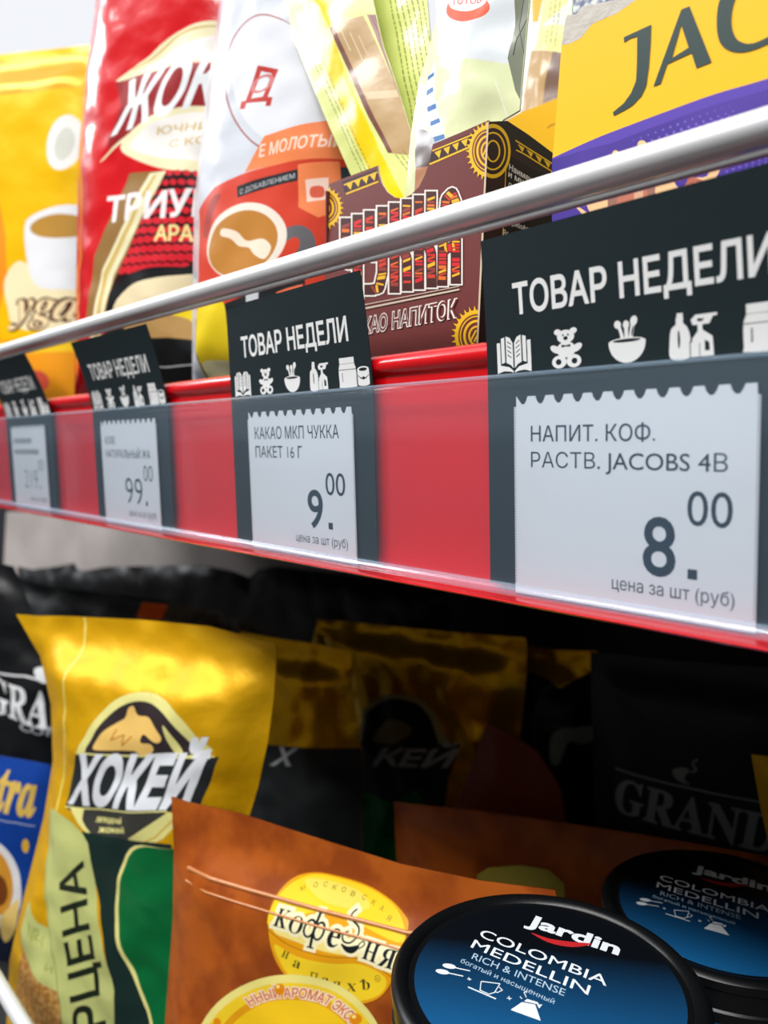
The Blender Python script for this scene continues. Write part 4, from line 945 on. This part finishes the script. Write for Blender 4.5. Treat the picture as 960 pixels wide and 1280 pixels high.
for cc in at:
    o2 = []
    for x, y in resample(cc, 0.12):
        t = (x - ax0) / (ax1 - ax0); an = radians(-122 + t * 88); rr = 1 + y * 0.21
        o2.append((365 + 92 * rr * cos(an), 1322 + 78 * rr * sin(an)))
    arc.append(o2)
arcw = b1.W(arc)
if sum(area2(x) for x in arcw) < 0: arcw = [x[::-1] for x in arcw]
b1.art('lower_seal', [(fixo(b1.W([ring_o])), ink(240, 226, 130, .3)), (fixo(b1.W([ell(365, 1324, 114, 98)])), ylw), (fixo(b1.W([ell(365, 1322, 97, 84)])), amber), (fixo(b1.W([ell(365, 1322, 88, 75)])), ink(246, 200, 30, .3)),
    (offset(arcw, .0004), ink(246, 222, 190, .3)), (arcw, ink(216, 110, 70, .3)),
    (fixo(b1.W([ell(352, 1234, 7, 7), ell(447, 1271, 8, 7), ell(274, 1276, 5, 6)])), ink(232, 140, 16, .2)), (fixo(b1.W([ell(350, 1231, 2.4, 2.2), ell(445, 1268, 2.6, 2.4)])), ink(250, 230, 120, .2))])
zp = [b1.q(*p) for p in [(226, 1090), (260, 1100), (300, 1113), (350, 1128), (400, 1142), (450, 1156), (500, 1170), (560, 1182), (640, 1194)]]
tube('zip_seal', b1.pos(zp, 0.0003), 0.0007, mat('zip_film', (200, 130, 74), 0.12, coat=1.0), b1.parent, 12)
tube('zip_seal', b1.pos([(x, y - 0.0042) for x, y in zp], 0.0001), 0.0004, MATS['zip_film'], b1.parent, 12)

# ---- coffee jars with printed lids
blackp = mat('black_plastic', (14, 15, 17), 0.3, bump=.15, bscale=400, bdist=.0002, spec=.35)
LZ = ZC - 0.118
JR = 0.0345
LZ2 = ZC - 0.1345
def lidprint(cx, cy):
    f = Face(600, 1200, 0, 0, 0, cell=0.003); f.o = Vector((cx, cy, LZ - 0.0006)); f.n = Vector((0, 0, 1)); f.ax = Vector((1, 0, 0)); f.ay = Vector((0, 1, 0)); return f
def lidmat():
    m = bpy.data.materials.new('lid_print'); m.use_nodes = True; n = m.node_tree.nodes; l = m.node_tree.links; b = n['Principled BSDF']
    b.inputs['Roughness'].default_value = 0.35; b.inputs['Specular IOR Level'].default_value = .35
    t = n.new('ShaderNodeTexCoord'); mp = n.new('ShaderNodeMapping'); sp_ = n.new('ShaderNodeSeparateXYZ'); r = n.new('ShaderNodeValToRGB'); q = n.new('ShaderNodeMapRange')
    mp.inputs['Rotation'].default_value = (0, 0, radians(-38))
    q.inputs['From Min'].default_value = -0.030; q.inputs['From Max'].default_value = 0.030
    l.new(t.outputs['Object'], mp.inputs[0]); l.new(mp.outputs[0], sp_.inputs[0]); l.new(sp_.outputs['Y'], q.inputs[0]); l.new(q.outputs[0], r.inputs[0]); l.new(r.outputs[0], b.inputs['Base Color'])
    e_ = r.color_ramp.elements; e_[0].position = 0.05; e_[0].color = lin((24, 96, 150)); e_[1].position = .70; e_[1].color = lin((8, 12, 18)); x = e_.new(.42); x.color = lin((16, 62, 100)); return m
JL = at_z(490, 1205, LZ)
JC = (JL.x + 0.0262, JL.y + 0.0228)
jar = thing('coffee_jar', 'black coffee jar with blue printed lid, nearest the camera', 'jar', (JC[0], JC[1], LOF), 'coffee jars with blue lids')
h = LZ - LOF
lathe('jar_body', [(0.001, 0.001), (0.028, 0.001), (0.0315, 0.004), (0.0325, 0.010), (0.0325, h - 0.013), (0.0315, h - 0.010), (0.030, h - 0.006), (0.001, h - 0.006)], (JC[0], JC[1], LOF), mat('dark_glass', (22, 16, 14), 0.12, coat=.5), jar)
lathe('jar_label', [(0.0329, 0.018), (0.0329, h - 0.0135)], (JC[0], JC[1], LOF), mat('label_blue', (52, 128, 178), 0.35), jar)
lathe('lid', [(0.0325, h - 0.012), (JR, h - 0.0118), (JR, h - 0.0095), (JR - .0005, h - 0.009), (JR - .0005, h - 0.0040), (JR + .0002, h - 0.0034), (JR + .0002, h - 0.0012), (JR - .0006, h - 0.0003), (JR - .0018, h), (JR - .0030, h - 0.0004), (JR - .0036, h - 0.0012), (0.001, h - 0.0012)], (JC[0], JC[1], LOF), blackp, jar)
lf = lidprint(*JC); lf.parent = jar; lf.o.z = LOF + h - 0.0012
lf.art('lid_label', [([ell(0, 0, JR - .0050, JR - .0050, 0, 80)], lidmat())])
q1 = crop(480, 1080, 2)
def lt(st, a, b, c_, bold=0, cap=.727): return lf.txt(st, q1(a)[0], q1(b)[0], q1(c_)[0], bold, 0, cap)
wl = ink(226, 232, 236, .4); wl2 = ink(170, 196, 216, .4)
lf.art('brand_lettering', [(lt('Jardin', (352, 150), (586, 228), (367, 125), .035), wl)])
lf.art('red_swoosh', [(fixo(lf.W([smooth_poly(q1((368, 172), (410, 186), (460, 194), (520, 200), (470, 208), (410, 196)), 4)])), ink(190, 40, 44, .4))])
lf.art('title_lettering', [(lt('COLOMBIA', (236, 181), (556, 306), (248, 162), .004) + lt('MEDELLIN', (216, 208), (510, 328), (228, 188), .004), wl),
    (lt('RICH & INTENSE', (218, 237), (450, 331), (226, 222), .002) + lt('богатый и насыщенный', (190, 246), (424, 351), (196, 236), .002), wl2)])
pic = []
pic += [q1(*q) for q in [ell(163, 256, 17, 6, 10), ell(146, 270, 17, 6, 10)]] + [q1(*q) for q in stroke([(175, 259), (215, 268)], 2.5) + stroke([(160, 273), (198, 281)], 2.5) + stroke([(212, 284), (214, 292)], 2) + stroke([(208, 288), (218, 289)], 2)]
pic += [q1(*q) for q in stroke([(243, 294), (240, 316), (262, 326), (276, 322), (290, 300), (243, 294)], 2.2) + stroke([(288, 308), (296, 316), (284, 322), (276, 320)], 2) + stroke([(210, 308), (280, 338)], 3) + stroke([(312, 331), (314, 341)], 2) + stroke([(307, 336), (319, 337)], 2)]
pic += [q1(*q) for q in [[(318, 364), (345, 346), (378, 352), (392, 393), (318, 366)], [(350, 344), (358, 338), (384, 346), (388, 352)], [(382, 352), (396, 352), (388, 362)]]] + [q1(*q) for q in stroke([(345, 338), (340, 332)], 2) + stroke([(356, 334), (350, 322), (358, 318)], 2)]
lf.art('brewing_pictograms', [(fixo(lf.W([list(q) for q in pic])), wl)])
# second jar: the same kind, a little shorter, further back
d1 = at_z(656, 1153, LZ); d2 = at_z(866, 1087, LZ2)
j2 = jar.copy(); COL.objects.link(j2); j2['label'] = 'second coffee jar in shade, right behind the nearest jar'
j2.location = (jar.location.x + d2.x - d1.x, jar.location.y + d2.y - d1.y, jar.location.z)
for o in list(bpy.data.objects):
    if o.parent == jar:
        q = o.copy(); q.parent = j2; COL.objects.link(q)
        if q.name.startswith(('jar_body', 'jar_label')):
            q.data = o.data.copy(); 
            for v in q.data.vertices:
                if v.co.z > 0.05: v.co.z -= LZ - LZ2
        else: q.location.z -= LZ - LZ2

# ---- second row behind
g2 = start(pack('coffee_bag', 'crumpled gold coffee bag in the shade of the upper shelf', 'coffee bag', 520, 850, 0.195, 12, 3, GG, H=0.012, ew=0.014, wr=0.0035, wl=0.026, cell=0.003, seed=41, seal=0.015),
    [(397, 774), (470, 781), (560, 790), (657, 797), (659, 820), (656, 870), (648, 930), (620, 1000), (600, 1300), (380, 1300), (372, 1100), (400, 985), (430, 930), (433, 880), (404, 808), (390, 805)], LOF)
gold2 = film('gold_foil', (226, 172, 8), 0.33, 0.75, bscale=60, bump=0.7)
g2.body('bag_film', gold2); g2.clip = g2.outline
c7 = crop(180, 700, 2.526)
gry = ink(96, 96, 88); dk2 = ink(26, 26, 24)
g2.art('emblem', [(fixo(g2.W([smooth_poly(c7((680, 560), (690, 480), (740, 435), (800, 420), (870, 440), (920, 490), (950, 560), (960, 620), (680, 600)), 4)])), ink(190, 180, 120)),
    (fixo(g2.W([smooth_poly(c7((695, 560), (705, 490), (750, 448), (800, 435), (860, 455), (905, 500), (930, 570), (930, 620), (695, 600)), 4)])), dk2),
    (fixo(g2.W([smooth_poly(c7((730, 570), (750, 520), (800, 500), (850, 530), (830, 560), (780, 580)), 3)])), ink(150, 130, 80)),
    (fixo(g2.W([c7((690, 585), (1000, 580), (960, 690), (900, 1500), (560, 1500), (660, 700))])), darkg)])
g2.art('brand_lettering', [(g2.txt('КЕЙ', c7((725, 645))[0], c7((975, 655))[0], c7((745, 592))[0], .03, .15), ink(190, 194, 196))])
g2.art('lower_print', [(fixo(g2.W([smooth_poly(c7((560, 700), (640, 712), (720, 740), (800, 760), (900, 780), (960, 1500), (480, 1500), (500, 720)), 3)])), green)])
g3 = start(pack('coffee_bag', 'dark gold coffee bag squeezed between two brighter gold bags', 'coffee bag', 400, 880, 0.130, 14, 3, GG, H=0.012, ew=0.012, wr=0.0030, wl=0.022, cell=0.003, seed=47, seal=0.015),
    [(300, 790), (345, 798), (400, 806), (439, 815), (440, 868), (446, 905), (455, 960), (452, 1000), (450, 1300), (300, 1300)], LOF)
g3.body('bag_film', gold2); g3.clip = g3.outline
g3.art('lower_print', [(fixo(g3.W([c7((300, 575), (520, 590), (600, 600), (700, 620), (700, 1500), (300, 1500))])), darkg), (g3.txt('Х', c7((400, 645))[0], c7((480, 650))[0], c7((415, 590))[0], .03, .2), ink(190, 194, 196))])
g4 = start(pack('coffee_bag', 'gold coffee bag deep in shade beside the large dark bag', 'coffee bag', 700, 850, 0.230, 12, 3, GG, H=0.012, ew=0.012, wr=0.003, wl=0.02, cell=0.003, seed=53, seal=0.015),
    [(630, 800), (690, 812), (746, 814), (745, 840), (741, 880), (744, 960), (750, 1300), (620, 1300)], LOF)
g4.body('bag_film', gold2); g4.clip = g4.outline
g4.art('emblem', [(fixo(g4.W([smooth_poly([(640, 880), (700, 860), (750, 880), (760, 1300), (630, 1300)], 3)])), dk2), (fixo(g4.W([smooth_poly([(688, 925), (700, 912), (716, 912), (734, 914), (738, 926), (722, 935), (708, 930), (700, 955), (690, 952)], 3)])), ink(150, 164, 150))])
cg = crop(640, 780, 3)
bg_ = start(pack('coffee_bag', 'large dark coffee bag with grey lettering, in shade on the right', 'coffee bag', 850, 950, 0.205, 12, 3, H=0.010, ew=0.014, wr=0.001, wl=0.03, cell=0.004, seed=61, seal=0.015),
    [(738, 815), (850, 826), (1030, 840), (1040, 1000), (1040, 1400), (745, 1400), (742, 1000)], LOF)
bg_.body('bag_film', film('slate_film', (34, 42, 46), 0.4)); bg_.clip = bg_.outline
gl_ = ink(150, 164, 164)
bg_.art('brand_lettering', [(fixo(bg_.W(stroke(cg((380, 545), (600, 598), (940, 668)), 2.4))), gl_), (bg_.txt(S('GRAND'), cg((372, 700))[0], cg((985, 862))[0], cg((392, 580))[0], .012, 0, .68), gl_),
    (fixo(bg_.W([smooth_poly(cg((605, 545), (640, 535), (668, 545), (650, 575), (670, 600), (640, 590), (615, 575)), 3)]) + bg_.W(stroke(smooth_poly(cg((672, 552), (695, 545), (680, 520), (700, 505)), 3, False), 2.4))), gl_)])
gs = start(pack('coffee_bag', 'narrow gold coffee bag edge at the right border of the photo', 'coffee bag', 960, 1000, 0.155, 12, 3, GG, H=0.004, ew=0.006, wr=0.001, wl=0.03, cell=0.004, seed=63),
    [(939, 943), (985, 948), (1060, 960), (1060, 1400), (975, 1400), (962, 1060), (951, 1012)], LOF)
gs.body('bag_film', gold)
b2 = start(pack('coffee_bag', 'brown coffee bag in shade behind the nearest jar', 'coffee bag', 700, 1100, 0.150, 6, 4, H=0.008, ew=0.012, wr=0.001, wl=0.03, cell=0.004, seed=65, seal=0.015),
    [(492, 1002), (540, 1008), (600, 1014), (700, 1028), (800, 1043), (900, 1060), (1040, 1085), (1040, 1500), (492, 1500)], LOF)
b2.body('bag_film', bw)
b3 = start(pack('coffee_bag', 'tilted reddish brown coffee bag corner between gold and dark bags', 'coffee bag', 650, 970, 0.172, 6, 4, H=0.003, ew=0.010, wr=0.001, wl=0.03, cell=0.004, seed=66),
    [(609, 903), (640, 918), (672, 940), (700, 985), (712, 1050), (700, 1400), (560, 1400), (572, 1000), (592, 950)], LOF)
b3.body('bag_film', film('rust_film', (120, 48, 24), 0.35))
yb = start(pack('yellow_pack', 'dim olive yellow pack showing behind the nearest jar lid', 'coffee bag', 650, 1100, 0.095, 17, 4, H=0.004, ew=0.010, cell=0.005, seed=67),
    [(596, 1094), (610, 1085), (650, 1082), (686, 1088), (705, 1105), (705, 1500), (600, 1500)], LOF)
yb.body('bag_film', film('olive_film', (96, 86, 28), 0.35))
# black bags behind the bright gold one
k1 = start(pack('coffee_bag', 'black coffee bag with orange patch behind the bright gold bag', 'coffee bag', 190, 780, 0.100, 25, 3, H=0.010, ew=0.014, wr=0.003, wl=0.03, cell=0.004, seed=71, seal=0.012),
    [(18, 722), (60, 733), (130, 741), (190, 748), (215, 752), (280, 766), (345, 792), (352, 900), (350, 1300), (20, 1300), (20, 900)], LOF)
k1.body('bag_film', film('slate_film', (34, 42, 46))); k1.clip = k1.outline
k1.art('orange_patch', [(fixo(k1.W([[(166, 755), (198, 758), (198, 776), (166, 773)]])), ink(255, 104, 16)), (fixo(k1.W([[(200, 752), (225, 757), (290, 770), (345, 792), (350, 812), (200, 782)]])), mat('brown_pattern', (70, 56, 30), .4, var=.5, vscale=160, rgb2=(20, 20, 18)))])
k0 = start(pack('coffee_bag', 'black coffee bag with wavy top under the shelf, farthest back', 'coffee bag', 180, 725, 0.23, 15, 3, H=0.010, ew=0.014, wr=0.003, wl=0.03, cell=0.005, seed=73),
    [(22, 708), (40, 712), (72, 708), (92, 704), (97, 712), (104, 714), (130, 709), (200, 707), (262, 708), (290, 714), (312, 722), (322, 712), (345, 708), (460, 722), (560, 740), (560, 1200), (22, 1200)], LOF)
k0.body('bag_film', blackf)
kl = start(pack('coffee_bag', 'black coffee bag with white lettering at the left edge', 'coffee bag', 60, 880, 0.036, 32, 3, H=0.010, ew=0.014, wr=0.003, wl=0.025, cell=0.004, seed=75, seal=0.015),
    [(-80, 690), (-20, 700), (16, 708), (30, 740), (52, 800), (85, 850), (90, 1300), (-80, 1300)], LOF)
kl.body('bag_film', blackf); kl.clip = kl.outline
kl.art('brand_lettering', [(kl.txt(S('GRAND'), (-14, 886), (108, 932), (-12, 845), .012, 0, .68), WHITE), (kl.txt('COFFEE', (25, 912), (92, 932), (26, 902), .01), ink(190, 196, 200)),
    (fixo(kl.W(stroke([(-20, 838), (30, 846), (60, 856)], 2.2) + [smooth_poly([(38, 838), (50, 836), (60, 845), (55, 856), (44, 852)], 3)])), WHITE)])
bl_ = start(pack('coffee_bag', 'blue coffee bag with gold lettering and white cup at the left edge', 'coffee bag', 60, 1050, 0.008, 38, 3, H=0.006, ew=0.012, wr=0.001, wl=0.025, cell=0.004, seed=77),
    [(-80, 935), (-20, 942), (30, 950), (62, 956), (72, 1000), (72, 1500), (-80, 1500)], LOF)
bl_.body('bag_film', film('blue_film', (14, 62, 150), 0.35)); bl_.clip = bl_.outline
bl_.art('front_print', [(fixo(bl_.W([[(-80, 1170), (10, 1160), (80, 1150), (80, 1700), (-80, 1700)]])), ink(22, 34, 58)), (bl_.txt(SI('tra'), (-6, 1012), (42, 1022), (-4, 962), .02, 0, .62), ink(226, 190, 90)),
    (fixo(bl_.W(stroke([(-5, 1024), (20, 1028), (42, 1034)], 1.2))), ink(180, 190, 200)),
    (fixo(bl_.W([ell(-4, 1105, 30, 55, -10)])), ink(232, 232, 232)), (fixo(bl_.W([ell(-6, 1102, 22, 42, -10)])), ink(214, 150, 50)), (fixo(bl_.W([ell(-2, 1112, 12, 20, -10)])), ink(120, 64, 24)),
    (fixo(bl_.W([smooth_poly([(0, 1150), (16, 1130), (24, 1125), (20, 1160), (4, 1180)], 3)])), ink(240, 206, 120)), (fixo(bl_.W([ell(31, 1058, 4, 9, 0)])), ink(236, 186, 60))])
# pale grey cardboard tray pushed under the shelf
gt = start(pack('cardboard_tray', 'pale grey cardboard sheet under the shelf behind black bags', 'cardboard', 150, 680, 0.27, 10, 0, cell=0.02), [(8, 640), (430, 645), (430, 760), (380, 1000), (8, 1000)], LOF)
gt.slab('sheet', mat('grey_card', (190, 182, 178), 0.8, var=.2, vscale=10), 0.004)

for f_ in PACKS: f_.finish()
